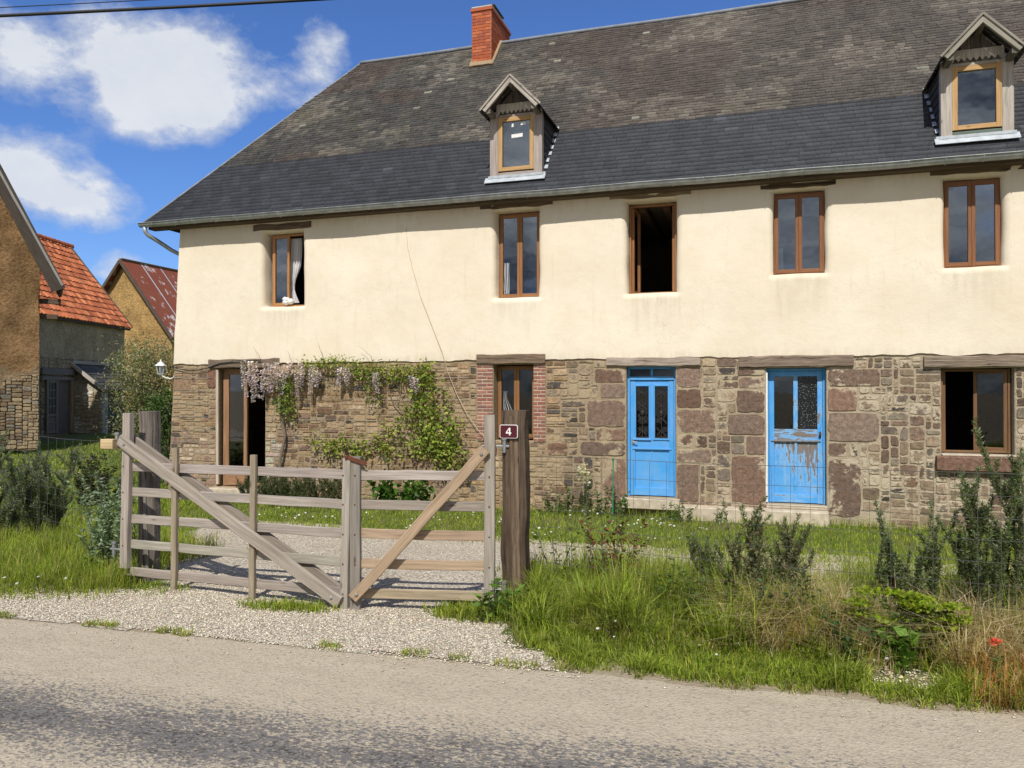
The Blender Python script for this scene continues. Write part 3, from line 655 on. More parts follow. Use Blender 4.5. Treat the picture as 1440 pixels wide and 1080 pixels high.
def blue_door(x0, x1, z0, zl, ztop, kind):
    y = YF+.19; st = .08; pe = .12 if kind == 1 else .38
    mb = MB(); col = (pe,)*3
    # frame
    for xx in (x0+.02, x1-.02): mb.plank((xx, y+.01, z0), (xx, y+.01, ztop), .04, .09, (0, 1, 0), (pe*.6,)*3, 4, .001)
    mb.plank((x0+.04, y+.01, ztop-.02), (x1-.04, y+.01, ztop-.02), .04, .08, (0, 1, 0), (pe*.6,)*3, 3, .001)
    if ztop-zl > .1:
        mb.plank((x0+.04, y, zl+.03), (x1-.04, y, zl+.03), .06, .09, (0, 1, 0), (.05,)*3, 3, .001)
        mb.plank(((x0+x1)/2, y+.012, zl+.06), ((x0+x1)/2, y+.012, ztop-.04), .045, .05, (0, 1, 0), (.05,)*3, 2, .001)
    fr = mb.build('door_frame', 'blue', HOUSE)
    if ztop-zl > .1: pane(x0+.04, x1-.04, zl+.06, ztop-.04, y+.03, fr, 'dimglass')
    a, b = x0+.045, x1-.045; top = zl-.005 if ztop-zl > .1 else ztop-.045; xm = (a+b)/2; t = .045; H = top-z0
    zm0, zm1 = (z0+H*.475, z0+H*.56) if kind == 2 else (z0+H*.415, z0+H*.485)           # lock rail
    mb = MB(); pr = lambda p: (p,)*3
    for xx in (a+st/2, b-st/2): mb.plank((xx, y, z0+.01), (xx, y, top), st, t, (0, 1, 0), pr(pe*.7 if xx < xm or kind == 1 else pe), 8, .001)
    mb.plank((xm, y+.001, zm1), (xm, y+.001, top-st), st*.85, t-.004, (0, 1, 0), pr(pe), 6, .001)
    for za, zb, pp in ((top-st*1.05, top, pe*.8), (zm0, zm1, pe*1.05 if kind == 1 else .47), (z0+.01, z0+.15, pe*.9)):
        mb.plank((a+st, y+.002, (za+zb)/2), (b-st, y+.002, (za+zb)/2), zb-za, t-.008, (0, 1, 0), pr(pp), 6, .001)
    if kind == 1:
        panel(mb, a+st, b-st, z0+.15, zm0, y+.012, .18); mb.plank((a+st*.6, y-.03, zm1+.012), (xm-.01, y-.03, zm1+.012), .035, .03, (0, 1, 0), pr(.3), 4, .001)
        mb.plank((a+st*.5, y-.026, zm0-.012), (b-st*.5, y-.026, zm0-.012), .03, .022, (0, 1, 0), pr(.2), 4, .001)
        mb.plank((xm, y+.004, z0+.15), (xm, y+.004, zm0), .03, .02, (0, 1, 0), pr(.25), 4, .001)
    else:
        panel(mb, a+st, xm-.02, z0+.15, zm0, y+.012, .49); panel(mb, xm+.02, b-st, z0+.15, zm0, y+.012, .57)
        mb.plank((xm, y+.003, z0+.15), (xm, y+.003, zm0), .05, t-.012, (0, 1, 0), pr(.38), 6, .001)
        mb.plank((a+st*.4, y-.028, zm0-.008), (b-st*.4, y-.028, zm0-.008), .025, .02, (0, 1, 0), pr(.5), 4, .001)
    lab = 'bright blue door with scrolled iron grilles over its two panes' if kind == 1 else 'weathered blue door with paint flaking off its lower panels'
    d = tag(mb.build('door', 'blue', HOUSE), lab)
    l = (a+st, xm-st*.42); r = (xm+st*.42, b-st); g0, g1 = zm1+(.03 if kind == 1 else 0), top-st*1.05
    if kind == 1:
        for q in (l, r):
            m2 = MB()                                                        # small moulded frame with a sloping ledge
            frame_rect(m2, q[0]-.012, q[1]+.012, g0-.03, g1+.012, y-.026, .03, .02, pr(.15)); m2.build('moulding', 'blue', d)
            pane(q[0], q[1], g0, g1, y+.012, d, 'dimglass'); m2 = MB(); scroll(m2, q[0]+.015, q[1]-.015, g0+.0, g1-.01, y-.018, .0055); m2.build('grille', 'iron', d)
        m2 = MB(); m2.tube([(a+.05, y-.02, zm0+.10), (a+.05, y-.065, zm0+.10), (a+.13, y-.07, zm0+.10)], .009, 6); m2.box(a+.03, y-.03, zm0+.05, a+.07, y-.022, zm0+.16); m2.build('handle', 'galv', d)
    else:
        pane(l[0], l[1], g0, g1, y+.012, d, 'dimglass'); pane(r[0], r[1], g0, g1, y+.012, d, 'obscure')
        m2 = MB(); m2.box(b-.055, y-.03, zm0+.05, b-.025, y-.022, zm0+.15); m2.lathe((b-.04, y-.03, zm0+.11), [(.008, 0), (.02, -.03), (.022, -.045), (.012, -.055)], 10, ax=(0, 1, 0)); m2.build('handle', 'rustiron', d)
blue_door(-2.12, -1.29, -1.805, .19, .42, 1)
blue_door(.16, 1.07, -1.825, .36, .37, 2)
mb = MB(); mb.plank((.165, YF+.06, -1.8), (.168, YF+.06, .30), .03, .05, (0, 1, 0), (.78, .76, .7), 4, .001); mb.build('door_trim', 'white', HOUSE)

# ------------------------------------------------------------------ roof
Z0, K, YE, YRG, XH, XE = 3.49, 1.187, 12.95, 16.70, -9.13, -12.10
rz = lambda y: Z0+K*(y-YE)
hipx = lambda y: XE+(XH-XE)*(y-YE)/(YRG-YE)
nrm = Vector((0, -K, 1)).normalized(); sl = Vector((0, 1, K)).normalized(); SL = (YRG-YE)*math.hypot(1, K)
def slates(name, s0, s1, expo, wid, colf, jit, xr=XR+.3):
    V = []; I = []; S = []; K_ = []; nrow = int((s1-s0)/expo)
    for r in range(nrow+1):
        sa = s0+r*expo; sb = min(sa+expo*1.5, SL)
        if sa >= s1: break
        yy = YE+sl.y*sa; x = hipx(yy)-.02-(wid*.5 if r % 2 else 0)
        while x < xr:
            w = wid*U(.8, 1.2) if jit > .3 else wid*U(.97, 1.03); xa, xb = max(x, hipx(yy)-.02), min(x+w-.004, xr)
            if xb-xa > .03:
                lift = .012+.010*random.random()*jit; tilt = U(-.004, .004)*jit; ds = U(-.010, .010)*jit
                und = .02*nz(x*.35, sa*.6)
                if jit > .3 and random.random() < .04: ds -= U(.01, .04)
                a = Vector((xa, YE, Z0))+sl*(sa+ds)+nrm*(und); b = Vector((xb, YE, Z0))+sl*(sa+ds+U(-.005, .005)*jit)+nrm*(und)
                xa2 = max(xa, hipx(YE+sl.y*sb)-.02)
                c = Vector((xb, YE, Z0))+sl*sb+nrm*(und+.001); d = Vector((min(xa2, xb), YE, Z0))+sl*sb+nrm*(und+.001)
                q = [a+nrm*(lift+tilt), b+nrm*(lift-tilt), c, d, a-nrm*.004, b-nrm*.004]; k = len(V); V += q
                I += [k, k+1, k+2, k+3, k+4, k+5, k+1, k]; S += [4, 4]; K_ += [colf((xa+xb)/2, sa)]*6
            x += w
    return bulk(name, np.array(V), np.array(S), np.array(I), np.array(K_), 'slate', HOUSE)
SB = (4.88-Z0)/K*math.hypot(1, K)
def oldc(x, s):
    a = nz(x*.55, s*.7, 2)+.5*nz(x*1.5, s*2.2, 5); b = nz(x*.3, s*.5, 21)
    c = np.array([.066, .056, .050]) if x > -5+U(-2, 2) else np.array([.054, .052, .048])
    if b > .1: c = np.array([.064, .050, .043])
    p = .9*sstep(-.1, .8, a+U(-.33, .33))
    c = c*(1-p)+np.array([.155, .137, .112])*p
    if random.random() < .004: c = np.array([.22, .22, .175])
    if random.random() < .08: c = c*.72
    return c*U(.8, 1.2)
def newc(x, s):
    c = np.array([.034, .037, .045])*U(.8, 1.22)*(1+.15*nz(x*.4, s)); return c*1.6 if random.random() < .008 else c
tag(slates('new_slates', 0, SB, .118, .235, newc, .15), 'lower band of newer dark blue grey slates')
tag(slates('old_slates', SB+.002, SL-.02, .09, .17, oldc, 1.), 'upper courses of older lichen flecked brown slates')
mb = MB()                                                                   # boarding, hip and back slopes
e = nrm*-.03
mb.quad(Vector((XE, YE, Z0))+e, Vector((XR+.3, YE, Z0))+e, Vector((XR+.3, YRG, rz(YRG)))+e, Vector((XH, YRG, rz(YRG)))+e, (.05, .045, .04))
mb.add([(XE, YE, Z0-.01), (XE, 20.45, Z0-.01), (XH, YRG, rz(YRG)-.01)], [(0, 1, 2)], (.055, .052, .05))
mb.quad((XE, 20.45, Z0), (XR+.3, 20.45, Z0), (XR+.3, YRG, rz(YRG)-.012), (XH, YRG, rz(YRG)-.012), (.06, .055, .05))
mb.build('roof_deck', 'slate', HOUSE)
mb = MB(); mb.box(XE+.05, YE+.06, Z0-.13, XR+.2, YF-.0, Z0-.075, (.12, .09, .065)); mb.build('soffit', 'wood', HOUSE)
mb = MB(); pts = [(x, YRG-.015, rz(YRG)+.02+.02*nz(x*.35)) for x in np.arange(XH, XR+.31, .3)]
mb.tube(pts, .045, 8); mb.build('ridge_cap', 'lead', HOUSE, True)
mb = MB(); mb.tube([(XE+(XH-XE)*t-.01, YE+(YRG-YE)*t, Z0+(rz(YRG)-Z0)*t+.012) for t in np.linspace(0, 1, 14)], .024, 6); mb.build('hip_cap', 'lead', HOUSE, True)
# gutter: half-round trough with a rolled lip
mb = MB(); gx = list(np.arange(XE-.05, XR+.35, .25)); rg = .075; yc, zc = YE-.055, Z0-.03; prof = []
for k in range(9): a = math.pi+math.pi*k/8; prof.append((yc+rg*math.cos(a), zc+rg*math.sin(a)))
prof = [(yc-rg-.012, zc+.012), (yc-rg-.016, zc+.002)]+prof
prof += [(y*.0+yc+(y-yc)*.93, zc+(z-zc)*.93+.0) for y, z in prof[:1:-1]]
V = [(x, y, z+.012*nz(x*.8)) for x in gx for y, z in prof]; n = len(prof)
F = [(i*n+k, i*n+k+1, i*n+n+k+1, i*n+n+k) for i in range(len(gx)-1) for k in range(n-1)]+[tuple(range(n)), tuple((len(gx)-1)*n+k for k in range(n))]
mb.add(V, F); gut = mb.build('gutter', 'zinc', HOUSE, True)
proto = None
for x in np.arange(XE+.3, XR+.2, .5):
    if proto is None:
        mb = MB(); mb.tube([(x, yc+(rg+.007)*math.cos(a), zc+(rg+.007)*math.sin(a)) for a in np.linspace(math.pi*.95, 2*math.pi, 9)], .006, 5)
        proto = b = mb.build('gutter_bracket', 'zinc', gut); xb0 = x
    else: b = proto.copy(); C.objects.link(b); b.location.x = x-xb0
mb = MB(); dp = [(XE+.06, yc, zc-.06), (XE+.07, yc, zc-.16), (XE+.10, yc+.05, zc-.23), (XE+.20, yc+.22, zc-.33), (XE+.40, YF-.02+.1, zc-.50), (-11.53, YF+.16, zc-.60), (-11.56, YF+.22, zc-.8), (-11.66, YF+.22, .4), (-11.78, YF+.22, -2.0)]
mb.tube(dp, .042, 10); mb.build('downpipe', 'zinc', HOUSE, True)
# brick chimney
chx0, chx1, chy0, chy1, cz0, cz1 = -6.02, -5.57, 16.1, 17.42, 7.0, 8.58
def brickface(mb, p, ux, n, L, H, th=.008, bw=.22, bh=.068, cols=((.47, .125, .05), (.40, .10, .045), (.52, .16, .075), (.36, .10, .055))):
    p, ux, n = Vector(p), Vector(ux), Vector(n); z = 0; r = 0
    while z < H-.02:
        x = -bw/2 if r % 2 else 0.
        while x < L-.01:
            a, b = max(0, x), min(L, x+bw-.009)
            if b-a > .02: mb.plank(p+ux*a+Vector((0, 0, z+bh/2)), p+ux*b+Vector((0, 0, z+bh/2)), bh-.009, th*2, n, random.choice(cols), 1, 0, .003)
            x += bw
        z += bh; r += 1
mb = MB(); mb.box(chx0, chy0, cz0, chx1, chy1, cz1-.12, (.40, .30, .24), .002)
brickface(mb, (chx0, chy0, cz0), (1, 0, 0), (0, -1, 0), .45, cz1-cz0-.12); brickface(mb, (chx1, chy0, cz0), (0, 1, 0), (1, 0, 0), 1.32, cz1-cz0-.12)
brickface(mb, (chx0, chy1, cz0), (1, 0, 0), (0, 1, 0), .45, cz1-cz0-.12); brickface(mb, (chx0, chy0, cz0), (0, 1, 0), (-1, 0, 0), 1.32, cz1-cz0-.12)
ch = mb.build('chimney', 'brick', HOUSE)
mb = MB(); mb.box(chx0-.03, chy0-.03, cz1-.12, chx1+.03, chy1+.03, cz1-.05, (.42, .12, .06), .006); mb.box(chx0-.01, chy0-.01, cz1-.05, chx1+.01, chy1+.01, cz1, (.45, .42, .38), .02); mb.build('chimney_cap', 'brick', ch)
mb = MB(); mb.box(chx0+.10, 16.5, cz1, chx1-.1, 17.0, cz1+.12, (.05, .05, .05), .01); mb.plank((-5.8, 16.4, cz1+.15), (-5.8, 17.1, cz1+.15), .4, .03, (0, 0, 1), (.06, .06, .06)); mb.build('chimney_pot', 'iron', ch)
mb = MB(); mb.plank((chx0-.05, 16.09, rz(16.1)+.06), (chx1+.05, 16.09, rz(16.1)+.06), .12, .05, (0, -1, .5), (.42, .36, .29), 5, .01)
for xx in (chx0-.02, chx1+.02): mb.plank((xx, 16.05, rz(16.05)+.04), (xx, YRG, rz(YRG)+.06), .09, .06, (0, -K, 1), (.42, .36, .29), 5, .008)
mb.build('mortar_fillet', 'mortar', ch)

# dormers
GW = (.40, .345, .31)
def dormer(xc, kind):
    yd = 13.22; zb, ze, za = 3.80, 5.02, 5.575; hw = .485; wh = .335; fw0, fw1 = 3.96, 4.93
    mb = MB(); wc = GW if kind == 1 else (.45, .41, .36)
    for s in (-1, 1):
        mb.plank((xc+s*(hw-.075), yd, zb+.03), (xc+s*(hw-.075), yd, 5.04), .155, .12, (0, 1, 0), wc, 8, .003)
    mb.plank((xc-wh, yd+.01, fw1+.02), (xc+wh, yd+.01, fw1+.02), .06, .1, (0, 1, 0), wc, 4, .002)
    mb.plank((xc-hw+.01, yd+.012, zb+.075), (xc+hw-.01, yd+.012, zb+.075), .13, .1, (0, 1, 0), wc if kind == 1 else (.16, .2, .17), 4, .002)
    d = tag(mb.build('dormer', 'wood', HOUSE), 'dormer near the brick chimney with a paper sticker on its pane' if kind == 1 else 'dormer at the far right with a bare pane')
    mb = MB()                                        # gable boarding, wood colour darkened to imitate the overhang's shade
    n = 7
    for i in range(n):
        a, b = xc-hw+2*hw*i/n, xc-hw+2*hw*(i+1)/n-.006
        h = lambda x: za-.07-abs(x-xc)/.5*(za-ze)
        yy = yd-.02+.004*(i % 2); z0 = fw1+.05
        V = [(a, yy, z0), (b, yy, z0), (b, yy, h(b)), (a, yy, h(a))]
        if a < xc < b: V = [(a, yy, z0), (b, yy, z0), (b, yy, h(b)), (xc, yy, h(xc)), (a, yy, h(a))]
        mb.add(V, [tuple(range(len(V)))], sh(tuple(c*.4 for c in wc), .8, 1.15), [(v[2], v[0], i*3.) for v in V])
    mb.build('gable_board', 'oldwood', d)
    mb = MB(); k = 9; sc = (.58, .54, .48)       # scalloped valance, colour paled to look sunlit
    for i in range(k):
        a, b = xc-wh-.03+(2*wh+.06)*i/k, xc-wh-.03+(2*wh+.06)*(i+1)/k; m = (a+b)/2; top = 5.17; y0, y1 = yd-.055, yd-.03
        P = [(a, 5.05), (m, 4.995), (b, 5.05), (b, top), (a, top)]
        mb.add([(x, y0, z) for x, z in P]+[(x, y1, z) for x, z in P], [(0, 1, 2, 3, 4), (0, 5, 6, 1), (1, 6, 7, 2)], sc, [(z, x, 3.) for x, z in P]*2)
    mb.build('valance', 'wood', d)
    mb = MB(); frame_rect(mb, xc-wh, xc+wh, fw0, fw1, yd-.02, .08, .07, (.50, .31, .135), .07); mb.build('window_frame', 'stain', d)
    pane(xc-wh+.08, xc+wh-.08, fw0+.06, fw1-.08, yd-.02, d)
    if kind == 1:
        for q in ([(-.09, 4.55), (.12, 4.56), (.12, 4.625), (-.09, 4.615)], [(.08, 4.77), (.19, 4.77), (.17, 4.815), (.1, 4.815)], [(-.09, 4.75), (-.05, 4.75), (-.05, 4.81), (-.08, 4.81)]):
            mb = MB(); mb.quad(*[(xc+x, yd-.027, z) for x, z in q]); mb.build('sticker', 'white', d)
    mb = MB()                                        # back of the dormer, dark room
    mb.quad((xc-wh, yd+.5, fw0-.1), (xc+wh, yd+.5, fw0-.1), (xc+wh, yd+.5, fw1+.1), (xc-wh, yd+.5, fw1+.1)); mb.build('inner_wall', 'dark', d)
    for s in (-1, 1):
        mb = MB(); x = xc+s*(hw-.01); ym = lambda z: YE+(z-Z0)/K; rows = 9      # slate-hung cheeks
        for r in range(rows):
            za_, zb_ = zb+.02+(5.0-zb-.02)*r/rows, zb+.02+(5.0-zb-.02)*(r+1.25)/rows; y = yd+.05
            while y < ym(zb_)+.05:
                b = min(y+.16*U(.8, 1.2), ym(zb_)+.06)
                if b-y < .02: break
                k = U(.7, 1.3); t = .014
                mb.add([(x+s*t, y, za_), (x+s*t, b-.004, za_), (x, b-.004, min(zb_, 5.0)), (x, y, min(zb_, 5.0)), (x, y, za_), (x, b-.004, za_)], [(0, 1, 2, 3), (0, 1, 5, 4)], (.05*k, .047*k, .045*k)); y = b
        mb.build('cheek', 'slate', d)
        mb = MB(); p0 = Vector((xc+s*(hw+.02), yd-.05, zb-.02)); p1 = Vector((xc+s*(hw+.02), ym(5.0)+.02, 5.02))   # stepped zinc soakers
        for t in np.linspace(.03, .93, 8):
            mb = MB(); q = p0.lerp(p1, t)+nrm*.02; mb.plank(q, q+sl*.11, .06*U(.6, 1.3), .008, nrm+Vector((s*.3*U(0, 1), 0, 0)), (.5,)*3); mb.build('soaker', 'flash', d)
        mb = MB(); yo = 12.80                        # slated roof slope
        ex, ez = xc+s*.55, ze-.085
        for r in range(6):
            u0, u1 = r/6, min(1, (r+1.2)/6); xa, z_a = ex+(xc-ex)*u0, ez+(za-.04-ez)*u0; xb_, z_b = ex+(xc-ex)*u1, ez+(za-.04-ez)*u1
            y = yo; nn = Vector((s*(za-ez), 0, abs(ex-xc))).normalized()*.014
            while y < YE+(z_b-Z0)/K+.06:
                b = y+.17*U(.85, 1.15); k = U(.7, 1.3)
                mb.add([(xa+nn.x, y, z_a+nn.z), (xa+nn.x, b, z_a+nn.z), (xb_, b, z_b), (xb_, y, z_b), (xa, y, z_a-.01), (xa, b, z_a-.01)], [(0, 1, 2, 3), (0, 1, 5, 4)], (.055*k, .05*k, .046*k)); y = b+.003
        mb.build('dormer_roof', 'slate', d)
        mb = MB(); bc = (.44, .40, .35) if kind == 1 else (.33, .31, .26)
        mb.plank((xc+s*.50, 12.84, ze-.05), (xc+s*.0, 12.84, za-.09), .105, .05, (0, 1, 0), bc, 8, .003)
        mb.plank((xc+s*.555, 12.81, ze-.05), (xc, 12.81, za-.035), .035, .03, (0, 1, 0), tuple(c*.9 for c in bc), 6, .002)
        mb.build('bargeboard', 'wood', d)
        mb = MB(); mb.plank((xc+s*.42, 12.85, ze-.06), (xc+s*.42, yd+.05, ze-.06), .09, .09, (0, 0, 1), tuple(c*.5 for c in bc), 3, .002); mb.build('purlin_end', 'wood', d)
    mb = MB(); mb.plank((xc, 12.86, za-.17), (xc, yd+.05, za-.17), .09, .08, (0, 0, 1), (.2, .17, .14), 3, .002); mb.build('purlin_end', 'wood', d)
    mb = MB(); mb.plank((xc-hw-.09, yd-.09, zb+.0), (xc+hw+.07, yd-.09, zb+.0), .14, .014, (0, -1, .75), (.5,)*3, 6, .004); mb.plank((xc-hw-.03, yd-.072, zb+.055), (xc+hw+.03, yd-.072, zb+.055), .05, .02, (0, -1, 0), (.5,)*3, 6, .003); mb.build('flashing', 'flash', d)
dormer(-4.09, 1); dormer(3.19, 2)

# ------------------------------------------------------------------ things fixed to or hung in the house
def curtain(x0, x1, z0, z1, y, label, gather=None):
    mb = MB(); nx_, nzz = 30, 14; V = []
    for j in range(nzz+1):
        v = j/nzz; z = z1+(z0-z1)*v
        for i in range(nx_+1):
            u = i/nx_; a, b = x0, x1
            if gather: k = math.exp(-((v-gather)/.25)**2)*.6+.0; b = x1-(x1-x0)*k; a = x0+(x1-x0)*.12*k
            V.append((a+(b-a)*u+.01*nz(u*3, v*2), y+.025*math.sin(u*26+nz(v*2)*2), z))
    mb.add(V, [(j*(nx_+1)+i, j*(nx_+1)+i+1, (j+1)*(nx_+1)+i+1, (j+1)*(nx_+1)+i) for j in range(nzz) for i in range(nx_)])
    return tag(mb.build('curtain', 'curtain', None, True, ((x0+x1)/2, y, z0)), label, 'curtain')
curtain(-8.98, -8.72, 1.78, 3.08, YF+.32, 'white voile curtain gathered in the open upper window at the left end', .75)
mb = MB()
for i in range(14): mb.lathe((-8.93+U(-.09, .09), YF+.16+U(-.03, .05), 1.79+U(-.03, .06)), [(.01, -.05), (.05, -.02), (.055, .02), (.02, .05)], 7)
tag(mb.build('cloth_bundle', 'white', None, True, (-8.93, YF+.18, 1.74)), 'bunched white cloth lying on the upper left window sill', 'cloth')
curtain(-4.41, -4.30, 1.78, 2.35, YF+.26, 'narrow white curtain edge low behind the upper window below the chimney')
curtain(.35, .44, 1.98, 2.35, YF+.22, 'white curtain edge low behind the upper window over the flaking blue door')
curtain(-4.44, -4.22, -.80, .0, YF+.27, 'white curtain hanging behind the brick framed ground floor window', .1)
mb = MB(); mb.box(-9.72, YF+.75, -1.97, -9.50, YF+1.2, -1.05, (.3, .4, .45), .01); mb.box(-9.78, YF+.70, -1.05, -9.42, YF+1.25, -1.02, (.6, .62, .64), .006)
tag(mb.build('cabinet', 'grillep', None, False, (-9.6, YF+.95, -1.97)), 'narrow blue grey cabinet standing just inside the glazed door', 'cabinet')
LN = thing('wall_lantern', 'small white carriage lantern on a bracket at the left corner of the farmhouse', 'lamp', (-11.72, 13.30, .20))
lx, ly = -11.93, 13.24
mb = MB(); mb.tube([(-11.62, 13.30, .30), (-11.72, 13.29, .26), (-11.82, 13.26, .28), (lx, ly, .34)], .013, 6); mb.lathe((-11.60, 13.3, .30), [(.05, 0), (.05, .02)], 10, ax=(-1, 0, 0)); mb.build('bracket', 'white', LN)
mb = MB(); mb.lathe((lx, ly, .33), [(.02, 0), (.055, .02), (.06, .035)], 6); 
for k in range(6): a = 2*math.pi*k/6; mb.tube([(lx+.055*math.cos(a), ly+.055*math.sin(a), .36), (lx+.085*math.cos(a), ly+.085*math.sin(a), .53)], .006, 4)
mb.build('lamp_frame', 'white', LN)
mb = MB(); mb.lathe((lx, ly, .53), [(.115, 0), (.10, .02), (.045, .07), (.02, .09), (.012, .13), (.0, .14)], 6); mb.build('lamp_cap', 'white', LN)
mb = MB(); mb.lathe((lx, ly, .362), [(.05, 0), (.078, .165)], 6); mb.build('pane', 'glass', LN)
mb = MB(); cp = [(-6.25, YF-.012, 3.05), (-6.22, YF-.015, 2.7), (-6.12, YF-.018, 2.3), (-5.95, YF-.02, 1.75), (-5.72, YF-.02, 1.2), (-5.52, YF-.02, .72), (-5.40, YF-.03, .35), (-5.22, YF-.05, -.05), (-5.02, YF-.06, -.4), (-4.80, YF-.06, -.70), (-4.62, YF-.05, -.88), (-4.50, YF-.05, -.93)]
mb.tube(cp, [.004]*5+[.007]*7, 5); tag(mb.build('cable', 'cord', None, True, (-4.5, YF-.05, -.93)), 'loose pale cable trailing diagonally down the farmhouse front', 'cable')
mb = MB(); mb.tube([(-11.66, YF-.02, .52), (-11.45, YF-.03, .47), (-11.2, YF-.03, .43), (-10.95, YF-.03, .43), (-10.7, YF-.04, .47), (-10.4, YF-.04, .56), (-10.0, YF-.05, .60), (-9.4, YF-.05, .62)], .010, 5)
tag(mb.build('cable', 'cable', None, True, (-10.6, YF-.03, .5)), 'dark cable sagging along the wall from the lantern over the glazed door', 'cable')

# ------------------------------------------------------------------ gate, posts, sign
WG = lambda: sh(random.choice([(.32, .282, .24), (.36, .32, .275), (.29, .26, .225)]))
RZ = (-.68, -.915, -1.155, -1.395, -1.635)
def leaf_gate(pa, pb, label, spec):
    pa, pb = Vector(pa), Vector(pb); d = (pb-pa).normalized(); n = Vector((d.y, -d.x, 0)); L = (pb-pa).length
    if n.y > 0: n = -n
    g = thing('wooden_gate', label, 'gate', (pa.x, pa.y, gz(pa.x, pa.y)), 'pair of wooden gates')
    P = lambda s, z, o=0.: Vector((pa.x+d.x*s+n.x*o, pa.y+d.y*s+n.y*o, z))
    for i, z in enumerate(RZ):
        col = spec.get('warm', {}).get(i) or WG()
        mb = MB(); mb.plank(P(.03, z+U(-.008, .008)), P(L-.03, z+U(-.008, .008)), .078, .026, n, col, 12, .006, .004); mb.build('rail', 'wood', g)
    for s, z0, z1, w, off, t in spec['stile']:
        mb = MB(); mb.plank(P(s, z0, off), P(s+spec.get('lean', 0), z1, off), w, t, n, WG(), 8, .004, .006)
        st = mb.build('stile', 'wood', g)
        m2 = MB()
        for z in RZ:
            if z0 < z < z1: m2.lathe(P(s, z, off+t/2), [(.007, 0), (.007, .004), (.004, .006)], 6, ax=n)
        m2.build('bolt_head', 'rustiron', st)
    for s, z0, z1 in spec.get('picket', ()):
        mb = MB(); mb.plank(P(s, z0, .035), P(s+.015, z1, .035), .055, .035, n, tuple(c*.95 for c in (.33, .275, .20)), 8, .004, .004); mb.build('picket', 'wood', g)
    for (s0, z0, s1, z1, off, w, col) in spec['brace']:
        mb = MB(); mb.plank(P(s0, z0, off), P(s1, z1, off), w, .035, n, col, 12, .005, .006); br = mb.build('brace', 'wood', g)
        m2 = MB()
        for f in (.03, .97):
            q = P(s0+(s1-s0)*f, z0+(z1-z0)*f, off+.018); m2.lathe(q, [(.014, 0), (.014, .006), (.008, .012)], 6, ax=n)
        m2.build('bolt_head', 'galv', br)
    for (s, z) in spec['hinge']:
        mb = MB(); q = P(s, z, .0); mb.tube([q-d*.06*spec['hs'], q+d*.16*spec['hs']], .010, 6); mb.lathe(P(s+.12*spec['hs'], z-.05, 0), [(.016, 0), (.016, .1)], 8); mb.lathe(P(s+.12*spec['hs'], z+.05, 0), [(.022, 0), (.022, .02)], 6)
        mb.build('hinge', 'galv', g)
    return g, P, n, d
PA, PM, PB = (-5.50, 5.66, 0), (-3.145, 5.585, 0), (-2.0, 5.83, 0)
g1, P1, n1, d1 = leaf_gate(PA, PM, 'longer grey wooden gate leaf with pickets and a descending diagonal brace', {
    'stile': [(.045, -1.60, -.20, .085, 0.03, .06), (2.325, -1.76, -.54, .07, .03, .05)], 'picket': [(.60, -1.765, -.50), (1.43, -1.755, -.54)], 'lean': .03,
    'brace': [(.02, -.44, 2.31, -1.70, .075, .105, (.36, .315, .265)), (.02, -.43, 2.28, -1.66, -.035, .10, (.27, .23, .19))], 'hinge': [(.03, -.45), (.0, -1.45)], 'hs': -1})
g2, P2, n2, d2 = leaf_gate(PM, PB, 'shorter wooden gate leaf with an ascending brown diagonal brace', {
    'warm': {2: (.40, .295, .21), 3: (.42, .315, .215), 4: (.40, .325, .225)},
    'stile': [(.055, -1.76, -.53, .085, .02, .055), (1.145, -1.80, -.19, .085, .02, .06)], 'brace': [(.05, -1.66, 1.12, -.46, .075, .085, (.40, .295, .20))], 'hinge': [(1.14, -.44), (1.14, -1.58)], 'hs': 1})
mb = MB(); mb.plank(P2(-.02, -.53, .055), P2(.15, -.585, .055), .035, .012, n2, (.2, .08, .05), 2); mb.lathe(P2(-.015, -.53, .055), [(.012, 0), (.012, .014)], 8, ax=n2)
mb.build('latch', 'rustiron', g2)
def post(x, y, w, t, z1, label, col, lean=0., split=False):
    p = thing('gate_post', label, 'post', (x, y, gz(x, y)), 'gate posts'); z0 = gz(x, y)-.1
    mb = MB(); mb.plank((x, y, z0), (x+lean, y, z1), w, t, (0, -1, 0), col, 22, .016, .05, .97,
                        cols=lambda u, s: tuple(c*(1-.35*(1-u)**3)*(.75+.45*abs(nz(u*2.2+x, s*2))) for c in col))
    for k in range(3): mb.plank((x+w*U(-.35, .35), y-t*.49, z0+.2), (x+lean+w*U(-.35, .35), y-t*.485, z1-U(.02, .5)), w*U(.12, .25), .03, (0, -1, 0), sh(col, .7, 1.3), 14, .01, .01)
    mb.build('shaft', 'oldwood', p); return p
pr = post(-1.855, 5.97, .205, .22, -.155, 'thick dark timber gate post carrying the house number', (.155, .112, .08))
pl = post(-5.44, 5.9, .19, .18, -.19, 'grey split gate post behind the tall left stile', (.24, .21, .18))
mb = MB(); mb.box(-5.72, 5.60, -.53, -5.58, 5.68, -.44, (.55, .42, .24), .006); mb.build('stop_block', 'wood', pl)
NPX, NPZ, NPY = -1.87, -.32, 5.83
sg = thing('house_number_sign', 'small maroon enamel plate with a white number 4 screwed to the right gate post', 'sign', (NPX, NPY, NPZ))
def rrect(mb, cx, cz, w, h, r, y, th=.003, n=5):
    P = []
    for sx, sz, a0 in ((1, 1, 0), (-1, 1, 90), (-1, -1, 180), (1, -1, 270)):
        for k in range(n+1): a = R(a0+90*k/n); P.append((cx+sx*(w/2-r)+r*math.cos(a), cz+sz*(h/2-r)+r*math.sin(a)))
    N = len(P); mb.add([(x, y, z) for x, z in P]+[(x, y+th, z) for x, z in P], [tuple(range(N-1, -1, -1))]+[(k, (k+1) % N, N+(k+1) % N, N+k) for k in range(N)]); return P
